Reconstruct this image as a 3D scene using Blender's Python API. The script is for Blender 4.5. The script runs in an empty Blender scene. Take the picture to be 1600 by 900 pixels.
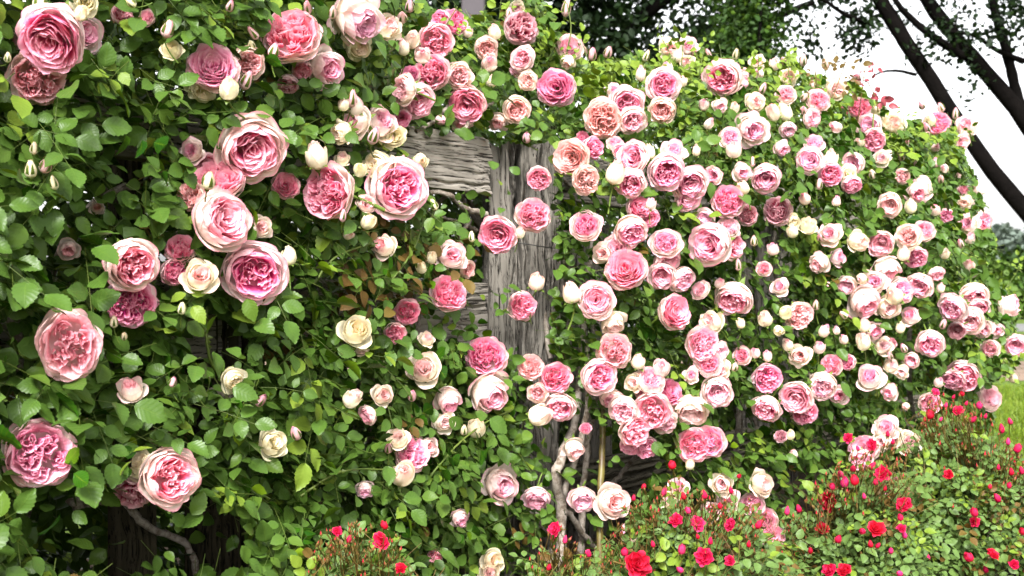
import bpy, math, random
import numpy as np
from mathutils import Matrix, Vector

SC = bpy.context.scene
COL = SC.collection
RAD = math.radians
rng = np.random.default_rng(11)
random.seed(5)

# ------------------------------------------------------------------ camera, sky, sun, exposure
FPX, CX, HY, CAMZ = 1900.0, 800.0, 458.0, 0.82     # focal length and horizon in photograph pixels, eye height
cam = bpy.data.cameras.new("camera")
cam.sensor_width = 36.0
cam.lens = 36.0 * FPX / 1600.0
cam.shift_y = 8.0 / 1600.0
cam.clip_start, cam.clip_end = 0.05, 600.0
cam.dof.use_dof = True
cam.dof.focus_distance = 2.65
cam.dof.aperture_fstop = 8.0
camo = bpy.data.objects.new("camera", cam)
camo.location = (0, 0, CAMZ)
camo.rotation_euler = (RAD(90), 0, 0)
COL.objects.link(camo)
SC.camera = camo

SUN_EL, SUN_AZ = RAD(43), RAD(184)                 # azimuth clockwise from +Y: behind the camera, to its right
world = bpy.data.worlds.new("World")
SC.world = world
world.use_nodes = True
wn, wl = world.node_tree.nodes, world.node_tree.links
wn.clear()
w_out = wn.new("ShaderNodeOutputWorld")
w_bg = wn.new("ShaderNodeBackground")
w_sky = wn.new("ShaderNodeTexSky")
w_sky.sky_type = 'NISHITA'
w_sky.sun_disc = False
w_sky.sun_elevation = SUN_EL
w_sky.sun_rotation = SUN_AZ
w_sky.dust_density = 4.0
w_sky.air_density = 1.0
w_hsv = wn.new("ShaderNodeHueSaturation")          # thin bright overcast: the sky has nearly no colour
w_hsv.inputs['Saturation'].default_value = 0.10
w_bg.inputs['Strength'].default_value = 0.15
wl.new(w_sky.outputs[0], w_hsv.inputs['Color'])
wl.new(w_hsv.outputs[0], w_bg.inputs['Color'])
wl.new(w_bg.outputs[0], w_out.inputs['Surface'])

sun = bpy.data.lights.new("sun", 'SUN')
sun.energy = 2.8
sun.angle = RAD(15)
sun.color = (1.0, 0.98, 0.95)
suno = bpy.data.objects.new("sun", sun)
sd = Vector((math.sin(SUN_AZ) * math.cos(SUN_EL), math.cos(SUN_AZ) * math.cos(SUN_EL), math.sin(SUN_EL)))
suno.rotation_euler = sd.to_track_quat('Z', 'Y').to_euler()
suno.location = (-4, -6, 9)
COL.objects.link(suno)

SC.view_settings.view_transform = 'Standard'
SC.view_settings.look = 'None'
SC.view_settings.exposure = 1.76
SC.view_settings.gamma = 1.0
SC.cycles.use_denoising = True
SC.cycles.max_bounces = 6
SC.cycles.diffuse_bounces = 3
SC.cycles.glossy_bounces = 2
SC.cycles.transmission_bounces = 4
SC.cycles.caustics_reflective = False
SC.cycles.caustics_refractive = False

# ------------------------------------------------------------------ photograph geometry <-> world
DIR = np.array([0.611, 0.791, 0.0])                # along the fence, away from the eye to the right
NRM = np.array([0.791, -0.611, 0.0])               # out of the fence, towards the eye
F0 = np.array([-0.194, 3.35, 0.0])
PLANE = -float(F0 @ NRM)                           # distance of the eye from the fence plane


def project(p):
    p = np.asarray(p)
    return CX + FPX * p[..., 0] / p[..., 1], HY - FPX * (p[..., 2] - CAMZ) / p[..., 1], p[..., 1]


def at(x, y, depth):
    return np.array([(x - CX) / FPX * depth, depth, CAMZ - (y - HY) / FPX * depth])


def fence_depth(x, off=0.0):
    """Depth at which the sight line of column x meets the plane OFF metres in front of the fence."""
    r = (x - CX) / FPX
    return (PLANE - off) / np.maximum(NRM_S - r * NRM[0], 0.12)


NRM_S = -NRM[1]
BX = [-300, 0, 300, 600, 700, 780, 860, 950, 1080, 1250, 1400, 1600, 1800]
BB = [0.36, 0.36, 0.34, 0.30, 0.27, 0.25, 0.32, 0.46, 0.58, 0.72, 0.86, 1.15, 1.3]
TOPX = [-300, 590, 640, 700, 745, 790, 820, 845, 870, 905, 950, 1040, 1150, 1250, 1300, 1345, 1385, 1440, 1500, 1530, 1548]
TOPY = [-260, -150, -8, 14, 32, 4, -30, -12, 45, 78, 100, 82, 92, 104, 120, 150, 176, 192, 212, 300, 335]
RGY = [-50, 200, 260, 300, 340, 420, 455, 480, 560, 600, 650, 700, 900]
RGX = [1505, 1505, 1518, 1530, 1548, 1545, 1570, 1588, 1590, 1556, 1545, 1540, 1530]


def bulge(x, y):
    """How far the face of the rose hedge stands out from the fence, in metres."""
    b = np.interp(x, BX, BB)
    top = np.interp(x, TOPX, TOPY)
    k = np.clip((y - top) / 170.0, 0.0, 1.0)
    right = np.interp(y, RGY, RGX)
    e = np.clip((right - x) / 130.0, 0.0, 1.0)
    b = b * (1 - 0.55 * np.exp(-((x - 745) / 130.0) ** 2) * np.clip((265 - y) / 60.0, 0, 1))
    return b * (0.45 + 0.55 * np.sqrt(k)) * (0.72 + 0.28 * np.sqrt(e))


# ------------------------------------------------------------------ object helpers
def mesh(name, verts, faces, mats=(), smooth=True, attrs=None, uv=None, mat_index=None):
    me = bpy.data.meshes.new(name)
    verts = np.asarray(verts, dtype=np.float32)
    me.vertices.add(len(verts))
    me.vertices.foreach_set("co", verts.ravel())
    if isinstance(faces, np.ndarray):
        n, k = faces.shape
        me.loops.add(n * k)
        me.loops.foreach_set("vertex_index", faces.astype(np.int32).ravel())
        me.polygons.add(n)
        me.polygons.foreach_set("loop_start", np.arange(n, dtype=np.int32) * k)
        loopv = faces.ravel()
    else:
        loopv = np.array([i for f in faces for i in f], dtype=np.int32)
        me.loops.add(len(loopv))
        me.loops.foreach_set("vertex_index", loopv)
        me.polygons.add(len(faces))
        st = np.cumsum([0] + [len(f) for f in faces])[:-1].astype(np.int32)
        me.polygons.foreach_set("loop_start", st)
    me.polygons.foreach_set("use_smooth", np.full(len(me.polygons), bool(smooth)))
    if mat_index is not None:
        me.polygons.foreach_set("material_index", np.asarray(mat_index, dtype=np.int32))
    for k, a in (attrs or {}).items():
        me.attributes.new(k, 'FLOAT', 'POINT').data.foreach_set("value", np.asarray(a, dtype=np.float32))
    if uv is not None:
        lay = me.uv_layers.new(name="UVMap")
        lay.data.foreach_set("uv", np.asarray(uv, dtype=np.float32)[loopv].ravel())
    for m in mats:
        me.materials.append(m)
    me.update(calc_edges=True)
    return me


def link(name, data, parent=None, matrix=None, color=None):
    o = bpy.data.objects.new(name, data)
    COL.objects.link(o)
    if parent is not None:
        o.parent = parent
    if matrix is not None:
        o.matrix_local = matrix
    if color is not None:
        o.color = color
    return o


def tag(o, label=None, cat=None, group=None, kind=None):
    if label:
        o['label'] = label
    if cat:
        o['category'] = cat
    if group:
        o['group'] = group
    if kind:
        o['kind'] = kind
    return o


def thing(name, label, cat, loc, group=None):
    o = bpy.data.objects.new(name, None)
    o.empty_display_size = 0.1
    COL.objects.link(o)
    o.location = loc
    return tag(o, label, cat, group)


def join(parts):
    """Join (verts, faces(ndarray of quads), dict of attrs) into one."""
    vs, fs, at_, n = [], [], {}, 0
    for v, f, a in parts:
        vs.append(v)
        fs.append(f + n)
        n += len(v)
        for k, q in a.items():
            at_.setdefault(k, []).append(q)
    return np.concatenate(vs), np.concatenate(fs), {k: np.concatenate(q) for k, q in at_.items()}


def grid_faces(nu, nv, flip=False):
    i = np.arange(nu)[None, :] + (nu + 1) * np.arange(nv)[:, None]
    f = np.stack([i, i + 1, i + nu + 2, i + nu + 1], -1).reshape(-1, 4)
    return f[:, ::-1].copy() if flip else f


def tube(points, radii, sides=6, seed=0, rough=0.0):
    """A bent tapered tube: (verts, quads)."""
    p = np.asarray(points, float)
    n = len(p)
    r = np.broadcast_to(np.asarray(radii, float), (n,)) if np.ndim(radii) == 0 else np.asarray(radii, float)
    t = np.gradient(p, axis=0)
    t /= np.linalg.norm(t, axis=1)[:, None] + 1e-9
    ref = np.array([0.31, 0.2, 0.93])
    if abs(t[0] @ ref) > 0.9:
        ref = np.array([0.95, 0.1, -0.2])
    a = np.cross(t, ref)
    a /= np.linalg.norm(a, axis=1)[:, None] + 1e-9
    b = np.cross(t, a)
    g = np.random.default_rng(seed)
    th = np.linspace(0, 2 * np.pi, sides, endpoint=False)
    rr = r[:, None] * (1 + rough * g.standard_normal((n, sides)))
    v = p[:, None, :] + rr[..., None] * (np.cos(th)[None, :, None] * a[:, None, :] + np.sin(th)[None, :, None] * b[:, None, :])
    v = v.reshape(-1, 3)
    i = np.arange(sides)
    q = []
    for k in range(n - 1):
        q.append(np.stack([k * sides + i, k * sides + (i + 1) % sides, (k + 1) * sides + (i + 1) % sides, (k + 1) * sides + i], -1))
    return v, np.concatenate(q)


def spline(pts, n):
    """Catmull-Rom through pts (k, d) -> (n, d)."""
    p = np.asarray(pts, float)
    p = np.concatenate([[2 * p[0] - p[1]], p, [2 * p[-1] - p[-2]]])
    k = len(p) - 3
    x = np.linspace(0, k - 1e-6, n)
    i = x.astype(int)
    t = (x - i)[:, None]
    a, b, c, d = p[i], p[i + 1], p[i + 2], p[i + 3]
    return 0.5 * (2 * b + (c - a) * t + (2 * a - 5 * b + 4 * c - d) * t * t + (3 * b - a - 3 * c + d) * t ** 3)


# ------------------------------------------------------------------ materials
class NT:
    def __init__(self, name):
        self.m = bpy.data.materials.new(name)
        self.m.use_nodes = True
        self.t = self.m.node_tree
        self.t.nodes.clear()
        self.out = self.t.nodes.new("ShaderNodeOutputMaterial")

    def n(self, kind, **kw):
        nd = self.t.nodes.new("ShaderNode" + kind)
        for k, v in kw.items():
            setattr(nd, k, v)
        return nd

    def put(self, socket, v):
        if isinstance(v, bpy.types.NodeSocket):
            self.t.links.new(v, socket)
        elif isinstance(v, (tuple, list)) and len(v) == 3 and socket.type == 'RGBA':
            socket.default_value = (*v, 1)
        else:
            socket.default_value = v

    def math(self, op, a, b=0.0, clamp=False):
        nd = self.n("Math", operation=op, use_clamp=clamp)
        self.put(nd.inputs[0], a)
        self.put(nd.inputs[1], b)
        return nd.outputs[0]

    def mix(self, f, a, b, mode='MIX'):
        nd = self.n("Mix", data_type='RGBA', blend_type=mode)
        self.put(nd.inputs[0], f)
        self.put(nd.inputs[6], a)
        self.put(nd.inputs[7], b)
        return nd.outputs[2]

    def ramp(self, f, lo, hi, a=0.0, b=1.0):
        nd = self.n("MapRange", interpolation_type='SMOOTHSTEP')
        self.put(nd.inputs[0], f)
        for i, v in enumerate((lo, hi, a, b)):
            self.put(nd.inputs[i + 1], v)
        return nd.outputs[0]

    def noise(self, vec=None, scale=5.0, detail=3.0, rough=0.55, dist=0.0):
        nd = self.n("TexNoise")
        if vec is not None:
            self.put(nd.inputs['Vector'], vec)
        nd.inputs['Scale'].default_value = scale
        nd.inputs['Detail'].default_value = detail
        nd.inputs['Roughness'].default_value = rough
        nd.inputs['Distortion'].default_value = dist
        return nd.outputs[0]

    def attr(self, name):
        return self.n("Attribute", attribute_name=name).outputs['Fac']

    def coord(self, which='Object', scale=None):
        c = self.n("TexCoord").outputs[which]
        if scale is None:
            return c
        mp = self.n("Mapping")
        self.put(mp.inputs[0], c)
        mp.inputs['Scale'].default_value = scale
        return mp.outputs[0]

    def bump(self, h, strength=0.3, dist=0.01):
        nd = self.n("Bump")
        nd.inputs['Strength'].default_value = strength
        nd.inputs['Distance'].default_value = dist
        self.put(nd.inputs['Height'], h)
        return nd.outputs[0]

    def bsdf(self, color, rough=0.6, spec=0.5, normal=None, trans=None, tcol=None, sheen=0.0):
        p = self.n("BsdfPrincipled")
        self.put(p.inputs['Base Color'], color)
        self.put(p.inputs['Roughness'], rough)
        self.put(p.inputs['Specular IOR Level'], spec)
        if sheen:
            p.inputs['Sheen Weight'].default_value = sheen
        if normal is not None:
            self.put(p.inputs['Normal'], normal)
        s = p.outputs[0]
        if trans:
            t = self.n("BsdfTranslucent")
            self.put(t.inputs[0], tcol if tcol is not None else color)
            mx = self.n("MixShader")
            mx.inputs[0].default_value = trans
            self.t.links.new(s, mx.inputs[1])
            self.t.links.new(t.outputs[0], mx.inputs[2])
            s = mx.outputs[0]
        self.t.links.new(s, self.out.inputs[0])
        return self.m


def petal_material(name, guard_pink, guard_cream, red=False):
    k = NT(name)
    info = k.n("ObjectInfo")
    core, alpha = info.outputs['Color'], info.outputs['Alpha']
    lam, tip = k.attr("lam"), k.attr("tip")
    guard = k.mix(alpha, guard_pink, guard_cream)
    side = k.attr("side")
    # fine lengthwise veins and soft blotches in the petal
    wob = k.noise(k.coord('Object'), 3.0, 3.0)
    vein = k.math('SINE', k.math('ADD', k.math('MULTIPLY', side, 21.0), k.math('MULTIPLY', wob, 7.0)))
    if not red:
        f = k.ramp(k.math('ADD', lam, k.math('MULTIPLY', k.math('SUBTRACT', wob, 0.5), 0.35)), 0.12, 0.72)
        base = k.mix(f, guard, core)
        margin = k.math('MULTIPLY', k.ramp(tip, 0.72, 1.0), k.math('SUBTRACT', 0.55, k.math('MULTIPLY', lam, 0.5)))
        base = k.mix(margin, base, core)
        pale = k.math('MULTIPLY', k.ramp(tip, 0.35, 1.0), k.math('MULTIPLY', lam, 0.68))
        base = k.mix(pale, base, guard_pink)
        back = k.math('MULTIPLY', k.n("NewGeometry").outputs['Backfacing'], k.ramp(lam, 0.0, 0.5, 0.5, 0.05))
        base = k.mix(back, base, k.mix(k.ramp(tip, 0.0, 0.7), (0.78, 0.78, 0.42), k.mix(0.35, guard_cream, guard)))
    else:
        base = k.mix(k.ramp(tip, 0.5, 1.0, 0.0, 0.25), core, guard_pink)
    base = k.mix(k.ramp(vein, -1.0, 1.0, 0.0, 0.10), base, k.mix(0.5, base, core))
    return k.bsdf(base, 0.68, 0.16, k.bump(k.math('ADD', vein, k.math('MULTIPLY', wob, 3.0)), 0.12, 0.003), trans=0.45, tcol=base)


M = {}
M['petal'] = petal_material("rose_petal", (0.97, 0.80, 0.83), (0.97, 0.90, 0.70))
M['red_petal'] = petal_material("red_rose_petal", (0.85, 0.10, 0.22), (0.85, 0.10, 0.22), red=True)


def leaf_material(name, dark, mid, light, under, rough=0.36, spec=0.15):
    k = NT(name)
    g = k.n("NewGeometry")
    info = k.n("ObjectInfo")
    rnd = k.math('FRACT', k.math('ADD', g.outputs['Random Per Island'], info.outputs['Random']))
    col = k.mix(k.ramp(rnd, 0.0, 0.6), dark, mid)
    col = k.mix(k.ramp(rnd, 0.72, 1.0), col, light)
    u, v = k.attr("side"), k.attr("tip")
    au = k.math('ABSOLUTE', u)
    rib = k.ramp(au, 0.0, 0.10, 1.0, 0.0)
    sv = k.math('SINE', k.math('MULTIPLY', k.math('SUBTRACT', v, k.math('MULTIPLY', au, 0.22)), 44.0))
    veins = k.ramp(sv, 0.72, 1.0)
    col = k.mix(k.math('MULTIPLY', k.math('MAXIMUM', rib, k.math('MULTIPLY', veins, 0.45)), 0.5), col, light)
    col = k.mix(k.math('MULTIPLY', g.outputs['Backfacing'], 0.8), col, under)
    h = k.math('ADD', k.math('MULTIPLY', sv, 0.35), k.math('MULTIPLY', rib, -1.0))
    return k.bsdf(col, rough, spec, k.bump(h, 0.16, 0.0015), trans=0.13, tcol=k.mix(0.5, col, light))


M['leaf'] = leaf_material("rose_leaf", (0.006, 0.032, 0.003), (0.019, 0.067, 0.0038), (0.095, 0.152, 0.006), (0.052, 0.095, 0.016))
M['young_leaf'] = leaf_material("young_rose_leaf", (0.06, 0.125, 0.006), (0.095, 0.155, 0.007), (0.14, 0.19, 0.010), (0.11, 0.16, 0.02), 0.42)
M['bronze_leaf'] = leaf_material("bronze_rose_leaf", (0.06, 0.055, 0.006), (0.095, 0.045, 0.008), (0.09, 0.10, 0.010), (0.085, 0.05, 0.014), 0.42)
M['red_leaf'] = leaf_material("dark_red_leaf", (0.10, 0.012, 0.02), (0.16, 0.02, 0.03), (0.22, 0.04, 0.03), (0.2, 0.04, 0.05))
M['small_leaf'] = leaf_material("shrub_rose_leaf", (0.018, 0.050, 0.006), (0.042, 0.095, 0.009), (0.095, 0.145, 0.014), (0.08, 0.13, 0.035), 0.40)
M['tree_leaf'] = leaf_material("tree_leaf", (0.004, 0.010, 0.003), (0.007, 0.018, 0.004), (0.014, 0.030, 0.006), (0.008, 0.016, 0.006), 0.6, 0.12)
M['green_tree_leaf'] = leaf_material("green_tree_leaf", (0.012, 0.036, 0.005), (0.030, 0.070, 0.008), (0.075, 0.125, 0.012), (0.02, 0.04, 0.01), 0.6, 0.15)
M['shrub_leaf'] = leaf_material("shrub_leaf", (0.025, 0.06, 0.005), (0.05, 0.10, 0.007), (0.09, 0.14, 0.012), (0.06, 0.10, 0.02), 0.6, 0.15)
M['grey_tree_leaf'] = leaf_material("grey_tree_leaf", (0.06, 0.08, 0.065), (0.085, 0.11, 0.085), (0.12, 0.145, 0.11), (0.09, 0.115, 0.095), 0.7, 0.15)  # distance haze is mixed into these greyed leaf colours

k = NT("green_stem")
rn = k.noise(k.coord('Object'), 9.0, 3.0)
M['stem'] = k.bsdf(k.mix(rn, (0.035, 0.075, 0.010), (0.10, 0.12, 0.018)), 0.5, 0.3)
k = NT("sepal_green")
M['sepal'] = k.bsdf(k.mix(k.noise(k.coord('Object'), 6.0), (0.05, 0.105, 0.012), (0.13, 0.17, 0.025)), 0.5, 0.3, trans=0.15)
k = NT("red_stem")
M['red_stem'] = k.bsdf(k.mix(k.noise(k.coord('Object'), 14.0), (0.12, 0.03, 0.012), (0.075, 0.095, 0.014)), 0.5, 0.3)
k = NT("cane_bark")
c3 = k.coord('Object')
nz = k.noise(c3, 55.0, 5.0, 0.7)
big = k.noise(c3, 11.0, 3.0)
M['cane'] = k.bsdf(k.mix(k.ramp(nz, 0.35, 0.62), k.mix(big, (0.07, 0.05, 0.035), (0.13, 0.10, 0.07)), k.mix(big, (0.22, 0.19, 0.16), (0.31, 0.27, 0.23))), 0.85, 0.2,
                   k.bump(nz, 0.8, 0.004))
k = NT("green_cane_bark")
c3 = k.coord('Object')
nz = k.noise(c3, 30.0, 4.0, 0.6)
M['green_cane'] = k.bsdf(k.mix(k.ramp(nz, 0.35, 0.7), (0.10, 0.085, 0.016), (0.06, 0.036, 0.014)), 0.5, 0.4, k.bump(nz, 0.3, 0.002))


def wood_material(name, axis_scale, tint=(1, 1, 1)):
    """Grey weathered timber; axis_scale squeezes the grain so that it runs along the timber."""
    k = NT(name)
    c = k.coord('Object', axis_scale)
    warp = k.noise(k.coord('Object'), 5.0, 2.0)
    wv = k.n("VectorMath", operation='ADD')
    k.put(wv.inputs[0], c)
    cx = k.n("CombineXYZ")
    sh = k.math('MULTIPLY', k.math('SUBTRACT', warp, 0.5), 2.6)
    k.put(cx.inputs[0], sh)
    k.put(cx.inputs[1], sh)
    k.put(cx.inputs[2], sh)
    k.put(wv.inputs[1], cx.outputs[0])
    fine = k.noise(wv.outputs[0], 2.2, 6.0, 0.72)
    broad = k.noise(wv.outputs[0], 0.7, 3.0, 0.6)
    T = lambda *q: tuple(a * b for a, b in zip(q, tint))
    col = k.mix(broad, T(0.22, 0.20, 0.175), T(0.40, 0.37, 0.33))
    col = k.mix(k.ramp(fine, 0.39, 0.475, 1.0, 0.0), col, T(0.03, 0.026, 0.022))
    col = k.mix(k.ramp(fine, 0.55, 0.75, 0.0, 0.5), col, T(0.52, 0.49, 0.44))
    return k.bsdf(col, 0.9, 0.15, k.bump(k.ramp(fine, 0.34, 0.48), 0.7, 0.003))


M['post_wood'] = wood_material("weathered_post_wood", (80, 80, 1.6), (0.46, 0.455, 0.44))
M['rail_wood'] = wood_material("weathered_rail_wood", (4.0, 100, 100), (0.78, 0.765, 0.74))
M['dark_rail_wood'] = wood_material("damp_rail_wood", (6.0, 70, 70), (0.4, 0.38, 0.32))  # same timber in a darker tint, for the low rail
M['dark_wood'] = wood_material("mossy_post_wood", (50, 50, 2.6), (0.13, 0.12, 0.08))  # same timber, with the shade of the hollow put into its dark tint
k = NT("dark_tree_bark")
c3 = k.coord('Object')
nz = k.noise(c3, 9.0, 5.0, 0.65)
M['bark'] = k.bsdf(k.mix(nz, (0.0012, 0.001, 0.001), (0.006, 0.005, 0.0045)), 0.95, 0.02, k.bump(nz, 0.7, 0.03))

# ------------------------------------------------------------------ roses: prototypes
def patch(nu, nv, f, flip, lam):
    u, v = np.meshgrid(np.linspace(-1, 1, nu + 1), np.linspace(0, 1, nv + 1))
    u, v = u.ravel(), v.ravel()
    p = f(u, v)
    lam = np.full(len(u), lam) if np.ndim(lam) == 0 else lam
    return p, grid_faces(nu, nv, flip), {"lam": lam, "tip": v, "side": u}


def prof(pts):
    q = spline(np.array(pts, float), 40)
    x = np.linspace(0, 1, 40)
    return lambda v: (np.interp(v, x, q[:, 0]), np.interp(v, x, q[:, 1]))


def cup_petal(g, az, w, profile, lam, ruf=0.05, cut=0.22, curl=0.08, nu=8, nv=7, notch=0.05, lean=0.0):
    """A petal that wraps a cup: az its azimuth, w its half width, profile (radius, height) from base to edge."""
    fr = prof(profile)
    p1, p2, p3 = g.uniform(0, 6.3, 3)
    k1 = g.uniform(2.0, 3.6)

    def f(u, v):
        ve = v * (1 - cut * np.abs(u) ** 2.4 - notch * np.exp(-(u / 0.22) ** 2)) + 0.035 * v * np.sin(k1 * 1.7 * u + p3)
        r, z = fr(np.clip(ve, 0, 1.0))
        wd = w * np.sin(np.pi * (0.10 + 0.66 * v)) ** 0.75
        ph = az + u * wd / np.maximum(r, 0.34) + lean * v
        r = r - curl * u * u * v + ruf * v ** 2 * np.sin(k1 * u + p1)
        z = z + ruf * 0.9 * v ** 2 * np.sin(k1 * 1.3 * u + p2)
        return np.stack([r * np.cos(ph), r * np.sin(ph), z], -1)
    return patch(nu, nv, f, True, lam)


def blade(g, c, rr, a0, span, zb, zt, lean, wav, lam, nu=7, nv=3):
    """An inner petal standing on edge: an arc of radius rr about c, its top edge wavy and leaning outwards."""
    p1, p2 = g.uniform(0, 6.3, 2)
    k1 = g.uniform(2.5, 5.0)

    def f(u, v):
        a = a0 + u * span
        rad = rr * (0.80 + 0.20 * v) + lean * v ** 2 + wav * v * np.sin(k1 * u + p1)
        x = c[0] + rad * np.cos(a)
        y = c[1] + rad * np.sin(a)
        top = zt - 0.05 * u * u + 0.045 * np.sin(k1 * 0.9 * u + p2)
        z = zb + (top - zb) * v
        return np.stack([x, y, z], -1)
    return patch(nu, nv, f, True, lam)


def rosette_swirl(g, R, zb, dome, lam0=0.75, n=34):
    out = []
    for i in range(n):
        t = (i + 0.5) / n
        rr = R * (0.07 + 0.93 * t ** 0.72)
        a = i * 2.39996 + g.normal(0, 0.25)
        span = np.clip(0.16 / rr + 0.52, 0.5, 1.5) * g.uniform(0.8, 1.15)
        off = g.normal(0, 0.035, 2)
        out.append(blade(g, off, rr, a, span, zb, dome(rr) + g.normal(0, 0.035), g.uniform(0.01, 0.10), g.uniform(0.04, 0.09) * (0.4 + rr),
                         np.clip(lam0 + 0.25 * (1 - t) + g.normal(0, 0.07), 0, 1)))
    return out


def rosette_quarter(g, R, zb, dome, lam0=0.7, q=4, per=9):
    out = []
    a00 = g.uniform(0, 6.3)
    for j in range(q):
        aq = a00 + j * 2 * np.pi / q + g.normal(0, 0.12)
        cr = R * g.uniform(0.42, 0.52)
        c = np.array([cr * np.cos(aq), cr * np.sin(aq)])
        for i in range(per):
            t = (i + 0.6) / per
            rr = R * (0.05 + 0.44 * t)
            a0 = aq + (0.0 if i % 3 else np.pi) + g.normal(0, 0.5)
            span = g.uniform(0.75, 1.25)
            ctr = c + g.normal(0, 0.02, 2)
            rho = np.hypot(*(ctr + rr * np.array([np.cos(a0), np.sin(a0)])))
            out.append(blade(g, ctr, rr, a0, span, zb, dome(min(rho, R)) + g.normal(0, 0.045), g.uniform(-0.01, 0.08), g.uniform(0.035, 0.085),
                             np.clip(lam0 + g.normal(0, 0.10) + 0.2 * (1 - rho / R), 0, 1)))
    for i in range(8):                                              # a loose outer ring closes the quarters
        a = i * 0.785 + g.normal(0, 0.1)
        out.append(blade(g, (0, 0), R * g.uniform(0.9, 1.03), a, g.uniform(0.42, 0.6), zb, dome(R) + g.normal(0, 0.03), 0.07, 0.04, lam0 - 0.15))
    return out


def ring(g, n, w, profile, lam, a0=0.0, **kw):
    out = []
    for i in range(n):
        pr = [(r * g.uniform(0.95, 1.05), z + g.normal(0, 0.02)) for r, z in profile]
        out.append(cup_petal(g, a0 + i * 2 * np.pi / n + g.normal(0, 0.10), w * g.uniform(0.88, 1.12), pr, lam + g.normal(0, 0.03), **kw))
    return out


def make_open(seed, quarter=True):
    """A full flat-faced globe, crowded with ruffled petals."""
    g = np.random.default_rng(seed)
    P = ring(g, 6, 0.66, [(0.06, -0.50), (0.62, -0.44), (0.90, -0.14), (0.98, 0.04)], 0.02, g.uniform(0, 6), ruf=0.05, curl=0.0, cut=0.16)
    P += ring(g, 6, 0.62, [(0.06, -0.46), (0.64, -0.30), (0.90, 0.04), (0.95, 0.24)], 0.14, g.uniform(0, 6), ruf=0.06, curl=0.03, cut=0.16)
    P += ring(g, 7, 0.50, [(0.06, -0.40), (0.60, -0.20), (0.82, 0.12), (0.86, 0.38)], 0.34, g.uniform(0, 6), ruf=0.08, curl=0.04)
    dome = lambda r: 0.60 - 0.26 * r * r - 0.20 * np.exp(-(r / 0.16) ** 2)
    I = rosette_quarter(g, 0.78, -0.05, dome, 0.64, q=int(g.integers(4, 6)), per=10) if quarter else rosette_swirl(g, 0.78, -0.05, dome, 0.60, 46)
    return P, I


def make_cup(seed, deep=False):
    """A goblet: pale wrapped outer petals round a deep pink heart."""
    g = np.random.default_rng(seed)
    flare = g.uniform(0.0, 0.10)
    P = ring(g, 5, 0.76, [(0.06, -0.56), (0.66, -0.46), (0.95, -0.06), (0.98 + flare, 0.14 - flare)], 0.0, g.uniform(0, 6), ruf=0.05, curl=0.0, cut=0.16)
    P += ring(g, 5, 0.72, [(0.06, -0.52), (0.68, -0.32), (0.90, 0.10), (0.90, 0.36)], 0.06, g.uniform(0, 6), ruf=0.05, curl=0.04, cut=0.16)
    P += ring(g, 5, 0.62, [(0.06, -0.46), (0.64, -0.24), (0.80, 0.16), (0.74, 0.46)], 0.20, g.uniform(0, 6), ruf=0.04)
    P += ring(g, 6, 0.46, [(0.06, -0.40), (0.56, -0.18), (0.68, 0.16), (0.62, 0.48)], 0.46, g.uniform(0, 6), ruf=0.05)
    if deep:
        I = rosette_swirl(g, 0.57, -0.15, lambda r: 0.28 + 0.26 * r, 0.85, 38)
    else:
        I = rosette_quarter(g, 0.58, -0.15, lambda r: 0.40 + 0.08 * r - 0.14 * np.exp(-(r / 0.1) ** 2), 0.80, q=4, per=8)
    return P, I


def make_half(seed):
    g = np.random.default_rng(seed)
    a = g.uniform(0, 6)
    P = ring(g, 3, 0.72, [(0.06, -0.70), (0.58, -0.56), (0.84, -0.16), (1.02, -0.08)], 0.0, a, ruf=0.06, curl=-0.03)
    P += ring(g, 3, 0.78, [(0.06, -0.66), (0.56, -0.48), (0.74, 0.08), (0.80, 0.42)], 0.03, a + 0.9, ruf=0.05)
    P += ring(g, 4, 0.64, [(0.06, -0.62), (0.54, -0.36), (0.62, 0.16), (0.52, 0.56)], 0.16, a + 0.3, ruf=0.04)
    P += ring(g, 4, 0.50, [(0.06, -0.5), (0.44, -0.25), (0.48, 0.2), (0.38, 0.56)], 0.40, a + 1.0, ruf=0.03)
    I = rosette_swirl(g, 0.36, -0.1, lambda r: 0.44 + 0.16 * r, 0.66, 16)
    return P, I


def make_bud(seed, tight=False):
    g = np.random.default_rng(seed)
    a = g.uniform(0, 6)
    if not tight:                                                   # plump, about to open
        P = ring(g, 3, 0.74, [(0.06, -0.85), (0.54, -0.55), (0.62, 0.02), (0.56, 0.52)], 0.0, a, ruf=0.07, curl=0.03, lean=0.25, cut=0.3)
        P += ring(g, 3, 0.70, [(0.06, -0.8), (0.50, -0.5), (0.54, 0.08), (0.26, 0.74)], 0.14, a + 1, ruf=0.04, lean=0.35, cut=0.3)
        P += ring(g, 3, 0.6, [(0.06, -0.7), (0.40, -0.4), (0.42, 0.15), (0.12, 0.95)], 0.34, a + 0.4, ruf=0.03, lean=0.4, cut=0.3)
        I = rosette_swirl(g, 0.16, -0.1, lambda r: 0.88 - 0.3 * r, 0.5, 5)
    else:
        P = ring(g, 3, 0.62, [(0.05, -0.9), (0.46, -0.5), (0.46, 0.1), (0.12, 0.98)], 0.34, a, ruf=0.02, curl=-0.02, lean=0.3, cut=0.1, notch=0)
        P += ring(g, 3, 0.55, [(0.05, -0.9), (0.38, -0.4), (0.38, 0.2), (0.05, 0.92)], 0.62, a + 1, ruf=0.02, lean=0.3, cut=0.1, notch=0)
        I = []
    return P, I


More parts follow.
